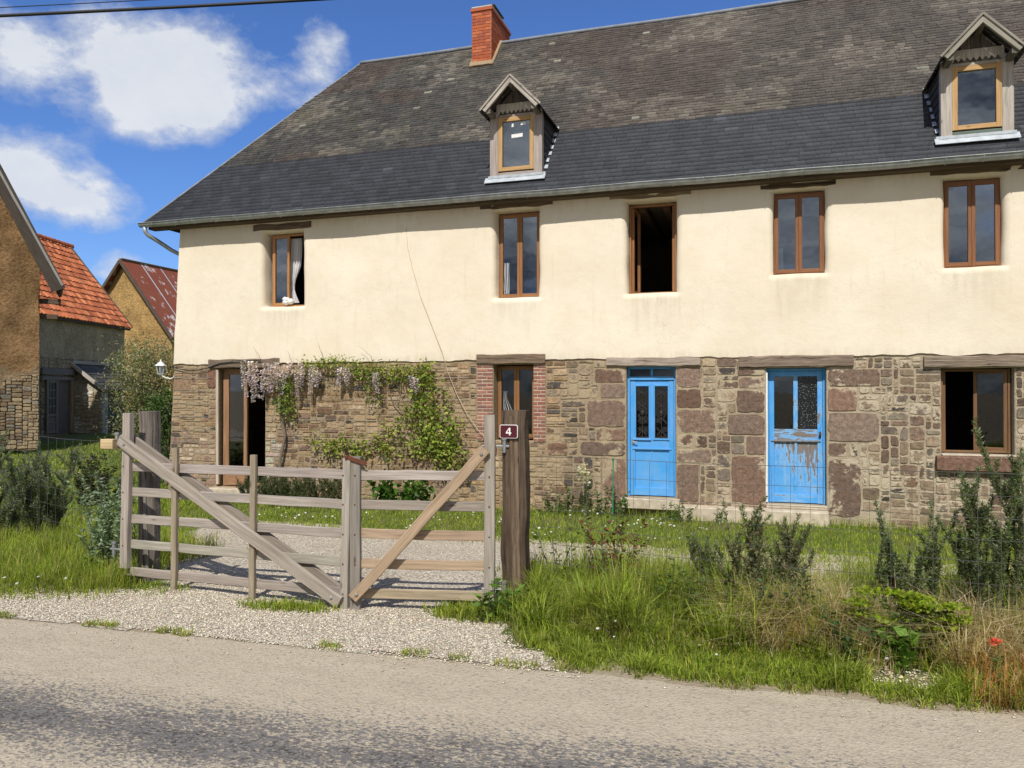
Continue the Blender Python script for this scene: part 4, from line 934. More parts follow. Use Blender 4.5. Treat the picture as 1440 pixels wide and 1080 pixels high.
mb = MB(); rrect(mb, NPX, NPZ, .150, .108, .016, NPY, .006); mb.build('border', 'white', sg)
mb = MB(); rrect(mb, NPX, NPZ, .139, .097, .012, NPY-.003, .003); mb.build('plate', 'maroon', sg)
mb = MB(); k = .060
def poly4(pts): mb.add([(NPX+(x-.5)*k*.85, NPY-.0055, NPZ+(z-.5)*k) for x, z in pts], [tuple(range(len(pts)))])
poly4([(.58, 0), (.80, 0), (.80, 1), (.58, 1)]); poly4([(.06, .22), (.58, .22), (.58, .40), (.06, .40)]); poly4([(.80, .22), (.95, .22), (.95, .40), (.80, .40)]); poly4([(.06, .40), (.26, .40), (.58, .80), (.58, 1.)])
mb.build('numeral', 'white', sg)

# wire fences
def wirefence(pts, zt, nh, dz, dv, label, postx, top=0.):
    f = thing('wire_fence', label, 'fence', (pts[0][0], pts[0][1], gz(*pts[0]))); mb = MB(); P = [Vector((x, y, 0)) for x, y in pts]
    L = [0]
    for a, b in zip(P, P[1:]): L.append(L[-1]+(b-a).length)
    def at(s):
        for i in range(len(P)-1):
            if s <= L[i+1]+1e-6: return P[i].lerp(P[i+1], (s-L[i])/(L[i+1]-L[i]))
        return P[-1]
    ss = np.arange(0, L[-1], .25)
    for k in range(nh):
        mb.tube([at(s)+Vector((0, .01*nz(s*2, k), zt-k*dz+top*s+.012*nz(s*1.1, k*.3))) for s in ss], .0020 if k else .0026, 4)
    for i, s in enumerate(np.arange(.05, L[-1]-.1, dv)):
        mb.tube([at(s)+Vector((.01*nz(i*.7, z*3.), .01*nz(s*2, z), z+top*s)) for z in np.linspace(zt, zt-(nh-1)*dz, 4)], .0017, 4)
    mb.build('wire_mesh', 'wire', f)
    for s in postx:
        q = at(s); g = gz(q.x, q.y); mb = MB(); mb.tube([(q.x, q.y, g-.1), (q.x+.01, q.y, zt+top*s+.03)], .012, 6); mb.build('stake', 'rustiron', f)
wirefence([(-1.68, 5.96), (1.05, 5.62), (3.6, 5.4)], -.525, 9, .14, .125, 'thin square mesh wire fence running right from the number post', ())
wirefence([(-5.6, 5.86), (-8.5, 6.9), (-12, 8.4)], -.50, 7, .18, .2, 'thin wire fence running left from the gate behind tall grass', ())

# ------------------------------------------------------------------ vegetation
GREEN = [(.24, .31, .045), (.29, .36, .06), (.34, .38, .08), (.18, .25, .035)]
FRESH = [(.33, .42, .045), (.40, .47, .065), (.27, .36, .04)]
DRY = [(.56, .45, .25), (.44, .34, .18), (.64, .54, .34), (.33, .25, .13)]
def grass(name, P, h0, h1, w0, w1, lean, cols, w=None, hf=None, var=.3):
    n = len(P); H = RNG.uniform(h0, h1, n)*RNG.uniform(.7, 1.1, n)
    if hf is not None: H *= np.array([hf(x, y) for x, y, _ in P])
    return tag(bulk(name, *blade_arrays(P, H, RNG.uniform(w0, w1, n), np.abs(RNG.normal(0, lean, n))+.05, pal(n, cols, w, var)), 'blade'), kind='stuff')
def clumpy(x, y, s=2.2, t=0.): return nz(x*s, y*s, 3)+.5*nz(x*s*2.3, y*s*2.3, 9) > t+U(-.5, .5)
ng = lambda x, y: gravelmask(x, y) < .0+U(-.15, .05)
def verge_r(x, y): return y > redge(x)+.05+.12*random.random() and x > -1.98+max(0, 5.85-y)*.66+U(-.12, .12) and ng(x, y)
hfr = lambda x, y: (.17+.83*sstep(5.0, 5.72, y-.045*x+.2*nz(x*2)))*(.78+.75*nz(x*1.6, y*1.6, 6)+.3*nz(x*5, y*5, 2))
bare = lambda x, y: (x-.86)**2/.07+(y-5.16)**2/.018 < 1
grass('verge_grass', scatter(64000, -2.3, 4.2, 4.75, 6.9, lambda x, y: verge_r(x, y) and not bare(x, y) and (x < 1.+U(-.6, .6) or random.random() < .6)), .12, .60, .0035, .0085, .62, GREEN+FRESH+DRY[:2]+[(.26, .29, .07)], [.11, .11, .11, .11, .13, .13, .11, .05, .05, .09], hfr)
def dryw(x, y): return verge_r(x, y) and (sum(math.exp(-((x-a)**2/.10+(y-b)**2/.12)) for a, b in ((.30, 5.65), (.62, 5.5), (1.45, 5.3), (1.8, 5.45), (2.2, 5.3))) > random.random()*1.1+.15 or (x > 1.2 and random.random() < .35))
grass('dry_grass', scatter(10000, -1.2, 4.2, 4.8, 6.4, dryw), .2, .55, .003, .007, .65, DRY, [.4, .3, .15, .15], lambda x, y: (.3+.7*sstep(4.95, 5.5, y-.045*x)))
def tufts(name, spots, nb, h0, h1, w0, w1, lean, cols, sp=.035):
    P = []; H = []
    for x, y in spots:
        hh = U(h0, h1)
        for _ in range(nb): P.append((x+random.gauss(0, sp), y+random.gauss(0, sp), gz(x, y)-.01)); H.append(hh*U(.55, 1.1))
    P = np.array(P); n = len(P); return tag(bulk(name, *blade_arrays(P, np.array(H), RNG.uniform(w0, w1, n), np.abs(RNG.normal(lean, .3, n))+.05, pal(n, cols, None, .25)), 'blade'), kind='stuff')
tf = lambda n, x0, x1, y0, y1: [(x, y) for x, y, z in scatter(n, x0, x1, y0, y1, lambda x, y: verge_r(x, y) and not bare(x, y))]
tufts('tufted_grass', tf(85, -1.75, .7, 5.28, 6.0), 55, .22, .55, .006, .012, .55, FRESH+GREEN)
tufts('tufted_grass', tf(26, .1, 1.9, 4.95, 5.35), 50, .1, .25, .005, .010, .6, FRESH+GREEN)
tufts('matted_dry_grass', tf(22, -.1, .55, 5.3, 5.8)+tf(26, 1.05, 2.2, 5.1, 5.7)+[(U(-.2, .42), U(5.6, 5.85)) for _ in range(16)], 75, .3, .62, .003, .006, .95, [(.68, .57, .36), (.58, .46, .26), (.74, .64, .44), (.42, .36, .18)], .06)
tufts('matted_dry_grass', tf(24, -1.7, .6, 5.2, 5.9), 40, .15, .4, .003, .006, 1., [(.60, .49, .30), (.50, .39, .22), (.40, .27, .16)], .05)
pebbles('gravel', scatter(420, .5, 1.2, 4.95, 5.4, lambda x, y: bare(x, y)), .005, .014)
grass('verge_grass', scatter(9000, -1.9, 1.5, 4.75, 5.5, lambda x, y: verge_r(x, y) and not bare(x, y) and y-redge(x) < .45+U(-.25, .25) and clumpy(x, y, 3., -.1)), .05, .17, .004, .009, .8, FRESH+GREEN, None, lambda x, y: .5+1.3*abs(nz(x*3.5, y*3.5, 6)))
grass('rusty_grass', scatter(4200, 1.15, 4., 4.82, 5.35, lambda x, y: y > redge(x)+.03 and x+U(-.3, .2) > 1.08), .08, .36, .003, .007, .6, [(.56, .31, .10), (.48, .24, .07), (.58, .42, .18), (.30, .30, .07)])
grass('gateway_grass', scatter(1500, -2.7, -1.6, 5.1, 6.0, lambda x, y: math.hypot((x+2.02)/.45, (y-5.72)/.26)+U(-.3, .3) < .85), .05, .16, .006, .012, .7, FRESH+GREEN)
grass('gateway_grass', scatter(900, -4.2, -3.1, 5.1, 5.7, lambda x, y: math.hypot((x+3.62)/.42, (y-5.42-.06*(x+3.6))/.13)+U(-.5, .5) < .7), .03, .11, .005, .009, .8, FRESH+GREEN)
grass('road_edge_grass', scatter(2200, -7., 3., 4.5, 5.2, lambda x, y: abs(y-redge(x)-.05)+U(-.02, .04) < .05 and nz(x*3.1, 4) > .02), .02, .07, .004, .008, .8, GREEN+FRESH+DRY[:2])
lv = lambda x, y: y > redge(x)+.22+.1*random.random()+max(0, x+7.2)*.28 and x < -5.3+U(-.15, .05) and (y < 7.2) and not (y > 5.75 and x > -5.6)
grass('verge_grass', scatter(40000, -11.5, -5., 4.6, 7.2, lv), .11, .36, .003, .0068, .6, GREEN+FRESH+DRY[:1]+[(.27, .31, .08)], [.1, .12, .12, .1, .16, .16, .1, .05, .09], lambda x, y: .35+.65*sstep(4.7, 5.5, y)*(.8+.5*nz(x*1.5, y*1.5)))
grass('verge_grass', scatter(2600, -8, -4.7, 4.75, 5.7, lambda x, y: y > redge(x)+.3+max(0, x+6.2)*.42+U(-.1, .25) and x < -4.75), .04, .13, .005, .01, .7, GREEN+FRESH)
grass('yard_grass', scatter(9000, -11, -4.8, 5.95, 9.6, lambda x, y: ng(x, y) and (y < 7.5 or clumpy(x, y, 1.3, -.2))), .05, .18, .006, .012, .55, GREEN+FRESH)
strip = lambda x, y: y > 10.45+.35*nz(x*.7)+.3*nz(x*2.3, 5)-.4*sstep(-2, 1, x)-.5*random.random()**3 and y < 13.12 and not (-10.7 < x < -9.2 and y > 12.9)
grass('lawn_grass', scatter(42000, -11.4, 6.5, 9.2, 13.15, strip), .04, .11, .006, .012, .6, FRESH+GREEN, None, lambda x, y: 1+1.1*sstep(12.75, 13.1, y))
grass('yard_grass', scatter(15000, -2.5, 7, 7.2, 10.8, lambda x, y: (ng(x, y) or clumpy(x, y, 1.1, .45)) and clumpy(x, y, 1.0, -.75+.9*sstep(9.9, 9.2, y)*sstep(8.2, 9.2, y))), .035, .13, .006, .011, .6, FRESH+GREEN+[(.2, .19, .06)])
grass('lawn_grass', scatter(52000, -31, -9.5, 7.4, 31, lambda x, y: not (x < -24 and y > 19.5) and not (x > -11.9 and y > 13) and y < 32-.0*x and (x < -10.8 or y > 9.2)), .05, .13, .016, .032, .6, FRESH+GREEN+[(.17, .25, .04)], None, None, .2)
def daisies(name, P, h0, h1, r, cols=((.8, .8, .76),)):
    n = len(P); P = P+np.c_[np.zeros(n), np.zeros(n), RNG.uniform(h0, h1, n)]; k = 6; a = np.arange(k)*2*np.pi/k
    N = norm(np.c_[RNG.normal(0, .35, n), RNG.normal(-.35, .3, n), np.ones(n)]); S = norm(np.cross(N, np.tile([1., 0, 0], (n, 1)))); T = np.cross(N, S); rr = RNG.uniform(.7, 1.2, n)*r
    ring = P[:, None]+rr[:, None, None]*(np.cos(a)[None, :, None]*S[:, None]+np.sin(a)[None, :, None]*T[:, None])
    return tag(bulk(name, ring.reshape(-1, 3), np.full(n, k), np.arange(n*k), np.repeat(pal(n, cols, None, .08), k, 0), 'petal'), kind='stuff')
daisies('daisies', np.concatenate([scatter(170, -8, 0, 10.6, 12.9, lambda x, y: strip(x, y) and nz(x*1.2, y*1.2, 4) > -.05), scatter(120, -17, -11, 11, 17, lambda x, y: nz(x*.8, y*.8, 7) > .1)]), .06, .12, .016)
daisies('daisies', scatter(30, -1.6, 1.2, 4.95, 5.5, lambda x, y: y > redge(x)+.12 and nz(x*2.5, y*2.5, 2) > .0), .06, .15, .011)
daisies('daisies', scatter(14, -7.5, -5.7, 4.95, 5.5, lambda x, y: y > redge(x)+.3), .1, .16, .014)
daisies('buttercups', scatter(30, -1., 3, 7.5, 10.5, lambda x, y: ng(x, y)), .06, .12, .012, ((.75, .6, .03),))

def stem_pts(base, h, lean, wob, n=7):
    a = U(0, 6.28); s = U(0, 99); return [Vector((base[0]+lean[0]*h*t*t+wob*nz(s+t*3)*t, base[1]+lean[1]*h*t*t+wob*nz(s+9+t*3)*t, base[2]+h*t)) for t in np.linspace(0, 1, n)]
def along(pts, n, t0=0.):
    P = np.array([list(p) for p in pts]); t = RNG.uniform(t0, 1, n)*(len(P)-1); i = np.minimum(t.astype(int), len(P)-2); f = (t-i)[:, None]
    return P[i]*(1-f)+P[i+1]*f, norm(P[i+1]-P[i]), t/(len(P)-1)
def rosemary(name, label, c, stems, hs, spread, cols, needles=230, L=.030, group=None, t0=.1, side=.5, cat_='bush', lean_=.25):
    root = thing(name, label, cat_, (c[0], c[1], gz(c[0], c[1])), group); mb = MB(); parts = []
    for k in range(stems):
        a, r = U(0, 6.28), spread*math.sqrt(random.random()); b = (c[0]+r*math.cos(a), c[1]+r*.5*math.sin(a)); h = U(*hs)*(1-.25*r/max(spread, .01))
        pts = stem_pts((b[0], b[1], gz(*b)-.03), h, (U(-1, 1)*lean_+.2*math.cos(a)*spread, U(-.15, .15)), .14)
        mb.tube(pts, [.007*(1-.75*t) for t in np.linspace(0, 1, len(pts))], 5, (.15, .11, .07))
        P, D, t = along(pts, needles, t0)
        for _ in range(random.randint(3, 6)):                          # side shoots
            i = random.randint(1, 5); q = pts[i]; e = Vector((U(-1, 1)*side*.5, U(-1, 1)*side*.4, U(.5, 1.0)))*U(.12, .34)
            sp = [q, q+e*.5+Vector((0, 0, .01)), q+e+Vector((0, 0, .03))]; mb.tube(sp, [.004, .003, .0015], 4, (.15, .11, .07)); p2, d2, _t = along(sp, needles//4); P = np.r_[P, p2]; D = np.r_[D, d2]
        n = len(P); out = norm(RNG.normal(size=(n, 3))*np.array([1, 1, .5])); DD = norm(out*.9+D*.75)
        parts.append(leaf_arrays(P, DD, RNG.uniform(.7, 1.15, n)*L, RNG.uniform(.16, .26, n)*L, pal(n, cols, None, .35), .1))
    mb.build('stem', 'bark', root); bulk('foliage', *cat(*parts), 'leaf', root); return root
ROS = [(.13, .19, .065), (.17, .23, .085), (.09, .13, .045), (.22, .25, .16), (.18, .22, .10)]
rosemary('rosemary_bush', 'tall upright rosemary bush at the right edge in front of the open ground floor window', (1.72, 6.05), 36, (.75, 1.52), .42, ROS, 640, .036, side=.8, lean_=.35)
rosemary('rosemary_bush', 'loose dark rosemary sprigs left of the tall rosemary at the right', (1.03, 5.98), 9, (.5, 1.05), .2, ROS, 560, .036)
rosemary('rosemary_bush', 'rosemary rising out of dry grass in front of the flaking blue door', (.08, 5.85), 24, (.35, 1.1), .28, ROS+[(.26, .21, .11), (.3, .25, .14)], 440, .036, side=1., lean_=.4)
rosemary('rosemary_bush', 'thin rosemary shoots in front of the step between the blue doors', (-.45, 6.0), 6, (.5, .85), .12, ROS, 400, .034)
rosemary('rosemary_bush', 'wide flowering grey blue rosemary bush at the left edge before the barn', (-8.55, 6.75), 64, (.65, 1.55), 1.05, ROS+[(.16, .18, .22)], 480, .042, side=1.2, lean_=.4)
rosemary('lavender_bush', 'low rounded shrub against the stone wall under the wisteria', (-7.9, 12.45), 60, (.4, .75), .95, [(.05, .085, .02), (.08, .12, .03), (.035, .06, .02)], 130, .05, side=1.3, lean_=.5)
rosemary('lavender_bush', 'small dark shrub beside the threshold of the glazed door', (-9.05, 12.6), 22, (.3, .6), .4, [(.04, .075, .025), (.06, .10, .035)], 120, .05, side=1.2, lean_=.5)

def leafy(name, label, c, nst, hs, spread, nl, L, W, cols, catg='plant', group=None, lean_=.4, droop=.2, base=None, upright=False):
    z0 = gz(c[0], c[1]) if base is None else base
    root = thing(name, label, catg, (c[0], c[1], z0), group); mb = MB(); parts = []
    for k in range(nst):
        a, r = U(0, 6.28), spread*math.sqrt(random.random()); b = (c[0]+r*math.cos(a), c[1]+r*.6*math.sin(a))
        pts = stem_pts((b[0], b[1], z0-.02), U(*hs), (U(-1, 1)*lean_+.4*math.cos(a)*spread, U(-.3, .3)*lean_), .1)
        mb.tube(pts, [.005*(1-.7*t) for t in np.linspace(0, 1, len(pts))], 4, (.10, .12, .04))
        P, D, t = along(pts, nl, .12); n = len(P); out = norm(np.c_[RNG.normal(size=(n, 2)), RNG.uniform(-droop, .6, n)])
        parts.append(leaf_arrays(P, norm(out+D*.3), RNG.uniform(.6, 1.2, n)*L, RNG.uniform(.7, 1.2, n)*W, pal(n, cols, None, .3)))
    mb.build('stem', 'bark', root); bulk('foliage', *cat(*parts), 'leaf', root); return root
# euphorbia: flat lime heads on dark stems
def euphorbia(c, label):
    root = thing('euphorbia', label, 'plant', (c[0], c[1], gz(*c))); mb = MB(); P1, P2 = [], []
    for k in range(20):
        b = (c[0]+U(-.2, .2), c[1]+U(-.12, .12), gz(*c)); h = U(.2, .42); pts = stem_pts(b, h, (U(-1, 1)*.7, U(-.4, .2)), .05); mb.tube(pts, .005, 4, (.12, .14, .03))
        P, D, t = along(pts, 45, .15); n = len(P); P1.append(leaf_arrays(P, norm(np.c_[RNG.normal(size=(n, 2)), RNG.uniform(-.5, .4, n)]), .05, .014, pal(n, [(.04, .075, .02), (.07, .11, .03)])))
        tip = np.array(list(pts[-1])); n = 60; rr = np.sqrt(RNG.uniform(0, 1, n))*U(.06, .11); an = RNG.uniform(0, 6.28, n)
        Q = tip+np.c_[rr*np.cos(an), rr*np.sin(an), RNG.uniform(-.008, .012, n)]; bulk('flower_head', *leaf_arrays(Q, np.c_[RNG.normal(size=(n, 2)), RNG.uniform(-.05, .3, n)], .03, .026, pal(n, [(.27, .36, .025), (.20, .29, .02), (.34, .40, .05)])), 'petal', root)
    mb.build('stem', 'bark', root); bulk('foliage', *cat(*P1), 'leaf', root)
euphorbia((.90, 5.45), 'lime green euphorbia with flat flower heads among the verge grass')
leafy('broadleaf_weed', 'round leaved green weed just left of the lime euphorbia', (.84, 5.27), 9, (.14, .30), .10, 9, .085, .075, [(.10, .20, .02), (.14, .26, .03)], droop=.1)
leafy('broadleaf_weed', 'dark leafy weed at the foot of the dry grass clump', (.60, 5.32), 14, (.15, .36), .2, 16, .06, .035, [(.04, .10, .02), (.07, .15, .03)])
leafy('broadleaf_weed', 'leafy dock growing low at the foot of the right gate post', (-1.82, 5.62), 18, (.12, .3), .28, 10, .10, .035, [(.10, .18, .03), (.13, .23, .035), (.06, .12, .02)])
leafy('red_tipped_plant', 'bushy plant with reddish brown tips behind the wire fence', (-1.16, 6.15), 13, (.45, .78), .22, 34, .06, .022, [(.07, .11, .03), (.16, .06, .03), (.10, .13, .03), (.20, .07, .04)], catg='plant')
leafy('yellow_green_plant', 'spindly plant with yellow green tips right of the number post', (-1.5, 6.25), 6, (.6, .95), .12, 22, .05, .025, [(.22, .27, .03), (.13, .2, .03)])
leafy('broadleaf_weed', 'bushy low weed between the number post and the wire mesh', (-.55, 5.7), 16, (.2, .5), .25, 22, .06, .016, [(.08, .14, .02), (.13, .19, .04), (.05, .09, .02)])
leafy('broadleaf_weed', 'dark tangled bramble under the dry grass at mid verge', (.1, 5.55), 22, (.2, .52), .3, 24, .045, .022, [(.035, .07, .02), (.05, .09, .025), (.12, .10, .05)])
leafy('santolina', 'pale silvery green shrub squeezed against the left gate post', (-6.0, 6.0), 34, (.4, 1.0), .22, 80, .055, .018, [(.24, .32, .2), (.17, .25, .13), (.3, .37, .26)], catg='shrub')
leafy('shrub_and_shadow', 'dark low shrub, also standing in for a cast shadow, on the lawn behind the left gate post', (-11.5, 11.3), 30, (.5, 1.0), .55, 70, .08, .035, [(.03, .05, .018), (.045, .07, .02), (.09, .07, .04)], catg='shrub')  # very dark leaves stand for a shrub plus the shadow cast on the lawn
leafy('yellow_green_plant', 'small yellow green spurge at the foot of the silvery shrub', (-5.98, 5.78), 9, (.12, .28), .12, 26, .035, .02, [(.25, .32, .03), (.15, .24, .03)])
leafy('mallow', 'round leaved mallow against the wall behind the gate meeting stiles', (-6.15, 12.7), 26, (.25, .62), .5, 14, .13, .12, [(.045, .11, .02), (.07, .15, .025), (.10, .19, .03)], droop=.1)
leafy('wall_weed', 'leafy weed at the stone wall between brick window and blue door', (-3.25, 12.95), 16, (.2, .55), .3, 20, .07, .025, [(.06, .12, .02), (.09, .15, .03)])
leafy('wall_weed', 'tall leafy weed by the wall close to the green stake', (-2.35, 12.9), 15, (.25, .6), .25, 20, .08, .03, [(.06, .12, .02), (.09, .16, .03)])
leafy('wall_weed', 'low weeds spilling over the front of the doorstep', (-1.25, 12.75), 16, (.12, .34), .32, 16, .06, .025, [(.07, .14, .02), (.11, .18, .03)])
leafy('wall_weed', 'small weed on the step between the two blue doors', (-.55, 12.85), 5, (.12, .3), .1, 14, .05, .02, [(.07, .14, .02)])
wf = leafy('white_flower', 'white flowering stock standing against the wall left of the bright blue door', (-2.78, 12.8), 7, (.5, .88), .1, 22, .07, .02, [(.08, .14, .03), (.06, .11, .03)], lean_=.12)
for fx, fz in ((-2.84, -1.30), (-2.77, -1.22), (-2.70, -1.36)):
    n = 60; Q = np.c_[RNG.normal(fx, .016, n), RNG.normal(12.78, .016, n), RNG.uniform(fz-.2, fz, n)]
    bulk('flower_head', *leaf_arrays(Q, RNG.normal(size=(n, 3)), .05, .04, pal(n, [(.74, .71, .56), (.62, .58, .42)])), 'petal', wf)
pp = leafy('poppy', 'single red poppy in the dry grass at the lower right', (1.30, 5.06), 4, (.26, .36), .02, 8, .06, .012, [(.08, .14, .04)], catg='flower', lean_=.1)
n = 14; Q = np.c_[RNG.normal(1.30, .012, n), RNG.normal(5.03, .012, n), RNG.normal(gz(1.3, 5.)+.33, .008, n)]
bulk('petal', *leaf_arrays(Q, np.c_[RNG.normal(size=(n, 2)), RNG.uniform(.1, .6, n)], .030, .032, pal(n, [(.62, .10, .06), (.7, .16, .09)])), 'petal', pp)
mb = MB(); gy = 12.55; mb.tube([(-2.24, gy, gz(-2.24, gy)-.05), (-2.23, gy, -1.12)], .011, 6); mb.lathe((-2.23, gy, -1.14), [(.016, 0), (.022, .02), (.016, .045)], 8)
tag(mb.build('garden_stake', 'green', None, False, (-2.24, gy, gz(-2.24, gy))), 'thin green garden stake standing in the grass left of the bright blue door', 'stake')

# wisteria trained over the ground floor
W = thing('wisteria', 'wisteria with hanging pale mauve flowers trained along the stone wall', 'climber', (-8.85, 13.05, -2.08), None); YW = YF-.07
mb = MB(); S1 = [(-8.85, YW, -2.1), (-8.95, YW-.02, -1.5), (-8.82, YW, -.9), (-8.92, YW-.03, -.4), (-8.8, YW, .1), (-8.7, YW-.03, .45)]
S2 = [(-8.7, YW-.03, .45), (-8.2, YW-.05, .50), (-7.6, YW-.04, .42), (-7.0, YW-.04, .36), (-6.4, YW-.04, .40), (-5.8, YW-.03, .44)]; S3 = [(-8.75, YW, .3), (-9.2, YW-.08, .50), (-9.75, YW-.1, .58), (-10.1, YW-.06, .6)]
def seg(p, n=24, w=.05):
    P = [Vector(q) for q in p]; out = []; s = U(0, 99)
    for i in range(n+1):
        t = i/n*(len(P)-1); k = min(int(t), len(P)-2); q = P[k].lerp(P[k+1], t-k); out.append(q+Vector((w*nz(s+t*2.), .02*nz(s+t*3, 5), w*nz(s+t*2.2, 9))))
    return out
for p, r0, r1 in ((S1, .035, .025), (S2, .022, .01), (S3, .016, .006)): q = seg(p); mb.tube(q, list(np.linspace(r0, r1, len(q))), 7, (.21, .17, .13))
for x, z1 in ((-8.3, .62), (-7.55, .72), (-7.9, .95), (-6.9, .85), (-9.3, .9), (-8.6, .8)): q = seg([(x, YW-.04, .45), (x+U(-.1, .1), YW-.06, (z1+.45)/2), (x-U(.15, .35), YW-.05, z1)], 10, .03); mb.tube(q, list(np.linspace(.006, .002, len(q))), 4, (.2, .16, .1))
for i in range(9): x = U(-8.6, -6.3); q = seg([(x, YW-.02, .4), (x+U(-.2, .2), YW, -.2), (x+U(-.3, .3), YW, U(-.9, -.4))], 12, .05); mb.tube(q, list(np.linspace(.006, .002, len(q))), 4, (.19, .15, .1))
mb.build('stem', 'bark', W)
def pinnate(P, n_per, spread, L, Wd, cols):
    out = []
    for p in P:
        n = n_per; Q = np.array(p)+RNG.normal(0, 1, (n, 3))*np.array([spread, spread*.45, spread]); out.append(leaf_arrays(Q, np.c_[RNG.normal(size=n), RNG.normal(-.3, .6, n), RNG.normal(-.5, .5, n)], RNG.uniform(.6, 1.2, n)*L, RNG.uniform(.7, 1.1, n)*Wd, pal(n, cols, None, .3)))
    return cat(*out)
YG = [(.30, .36, .05), (.22, .30, .04), (.37, .41, .08), (.15, .22, .03)]; DG = [(.08, .13, .025), (.11, .17, .03), (.16, .22, .04)]
top = [(x, YW-.06, .52+.10*nz(x*1.7)) for x in np.arange(-8.35, -7.1, .07)]+[(x, YW-.06, .40+.07*nz(x*2)) for x in np.arange(-7.1, -5.75, .07)]
bulk('foliage', *cat(pinnate(top, 24, .075, .075, .032, YG), pinnate([(-8.75+U(-.18, .14), YW-.08, U(-.45, .25)) for _ in range(26)], 18, .08, .075, .032, DG+YG[:2]), pinnate([(x, YW-.05, .30+U(-.08, .08)) for x in np.arange(-7.2, -5.9, .08)], 18, .08, .07, .03, DG+YG),
                     pinnate([(-6.85+U(-.15, .15), YW-.05, U(-.2, .2)) for _ in range(8)], 14, .07, .07, .03, YG+DG), pinnate([(x, YW-.06, U(.1, .5)) for x in np.arange(-8.6, -7.3, .1)], 9, .09, .06, .025, DG+[(.2, .17, .12)])), 'leaf', W)
MAUVE = [(.64, .57, .66), (.56, .48, .60), (.74, .68, .73), (.46, .39, .50), (.74, .70, .68)]
for i in range(0, 44):
    if i % 5 == 2: continue
    if i < 12: x, zt, Lr = U(-9.85, -9.2), U(.38, .62), U(.4, .72)
    elif i < 32: x, zt, Lr = U(-9.3, -8.0), U(.35, .62), U(.3, .6)
    elif i < 39: x, zt, Lr = U(-8.1, -7.4), U(.3, .5), U(.2, .35)
    else: x, zt, Lr = U(-6.9, -5.8), U(.25, .4), U(.18, .35)
    n = 130; t = RNG.uniform(0, 1, n); a = RNG.uniform(0, 6.28, n); r = (.052*(1-t)**.8+.004)*RNG.uniform(.1, .7, n); dx = U(-.06, .06)
    Q = np.c_[x+dx*t+r*np.cos(a), YW-.10+r*np.sin(a), zt-Lr*t]
    bulk('flower_cluster', *leaf_arrays(Q, np.c_[np.cos(a), np.sin(a), RNG.uniform(-.8, .1, n)], .042, .030, pal(n, MAUVE, None, .2)*(.75+.5*(1-t[:, None]))), 'petal', W)
mb = MB()
for z in (.28, .02, -.25, -.52, -.8, -1.05): mb.tube([(x, YF-.012, z+.01*nz(x, z)) for x in np.arange(-11.6, -10.5, .2)], .004, 4)
for z in (.25, -.15, -.55, -.95): mb.tube([(x, YF-.015, z+.01*nz(x, z)) for x in np.arange(-9.2, -4.9, .3)], .0035, 4)
mb.build('support_wire', 'galv', W)
V2 = thing('climbing_vine', 'yellow green leafy vine climbing the stone wall left of the brick framed window', 'climber', (-5.4, 13.05, -2.08)); mb = MB()
for p in ([(-5.35, YW, -2.1), (-5.5, YW, -1.5), (-5.9, YW, -.9), (-6.2, YW, -.3), (-5.95, YW, .2), (-5.8, YW, .42)], [(-5.5, YW, -1.5), (-5.2, YW, -1.3), (-4.95, YW, -1.25)], [(-5.9, YW, -.9), (-6.5, YW, -.75), (-7.2, YW, -1.0), (-8.2, YW, -1.1)], [(-6.1, YW, -.5), (-6.5, YW, -.2), (-6.6, YW, .1)]):
    q = seg(p); mb.tube(q, list(np.linspace(.014, .004, len(q))), 5, (.2, .16, .11))
mb.build('stem', 'bark', V2)
vp = [(-6.0+.33*math.sin(i*.9)+U(-.2, .2)+t*.75, YW-.06, .05-1.4*t+U(-.12, .12)) for i, t in enumerate(np.linspace(0, 1, 58))]
vp += [(U(-6.75, -5.3), YW-.06, U(-1.15, -.55)) for _ in range(34)]+[(U(-8.3, -6.4), YW-.05, -1.05+U(-.12, .12)) for _ in range(24)]+[(U(-5.9, -5.7), YW-.05, U(0, .4)) for _ in range(8)]
bulk('foliage', *cat(pinnate(vp, 17, .085, .085, .05, YG+YG[:3]+DG[1:])), 'leaf', V2)

# olive-like tree and the greenery at the house corner
def tree(name, label, c, h, r, nclump, nleaf, L, cols, trunk=.09, catg='tree'):
    z0 = gz(*c); root = thing(name, label, catg, (c[0], c[1], z0)); mb = MB(); parts = []
    q = seg([(c[0], c[1], z0-.1), (c[0]+.1, c[1], z0+h*.2), (c[0]-.05, c[1], z0+h*.4)], 8, .08); mb.tube(q, list(np.linspace(trunk, trunk*.6, len(q))), 8, (.17, .14, .11)); top = q[-1]
    for k in range(nclump):
        a = U(0, 6.28); u = U(.0, 1.); rr = r*math.sqrt(random.random())*(1-.45*u); e = Vector((c[0]+rr*math.cos(a), c[1]+rr*math.sin(a), z0+h*(.22+.74*u)))
        s = q[random.randint(2, len(q)-1)]; b = seg([s, s.lerp(e, .5)+Vector((0, 0, .15)), e], 8, .1); mb.tube(b, list(np.linspace(trunk*.35, .006, len(b))), 5, (.17, .14, .11))
        n = nleaf; Q = np.array(list(e))+RNG.normal(0, 1, (n, 3))*np.array([.24, .24, .26])*r/1.1; sh = U(.65, 1.3)
        parts.append(leaf_arrays(Q, RNG.normal(size=(n, 3))+np.array([0, 0, .5]), RNG.uniform(.6, 1.2, n)*L, RNG.uniform(.22, .4, n)*L, pal(n, cols, None, .35)*sh))
    mb.build('trunk', 'bark', root); bulk('crown', *cat(*parts), 'leaf', root); return root
tree('olive_tree', 'bushy olive green small tree between the farmhouse and the red roofed barn', (-17.2, 18.6), 3.5, 1.15, 60, 210, .10, [(.25, .25, .12), (.32, .31, .17), (.17, .18, .08), (.36, .34, .22), (.2, .25, .08)])
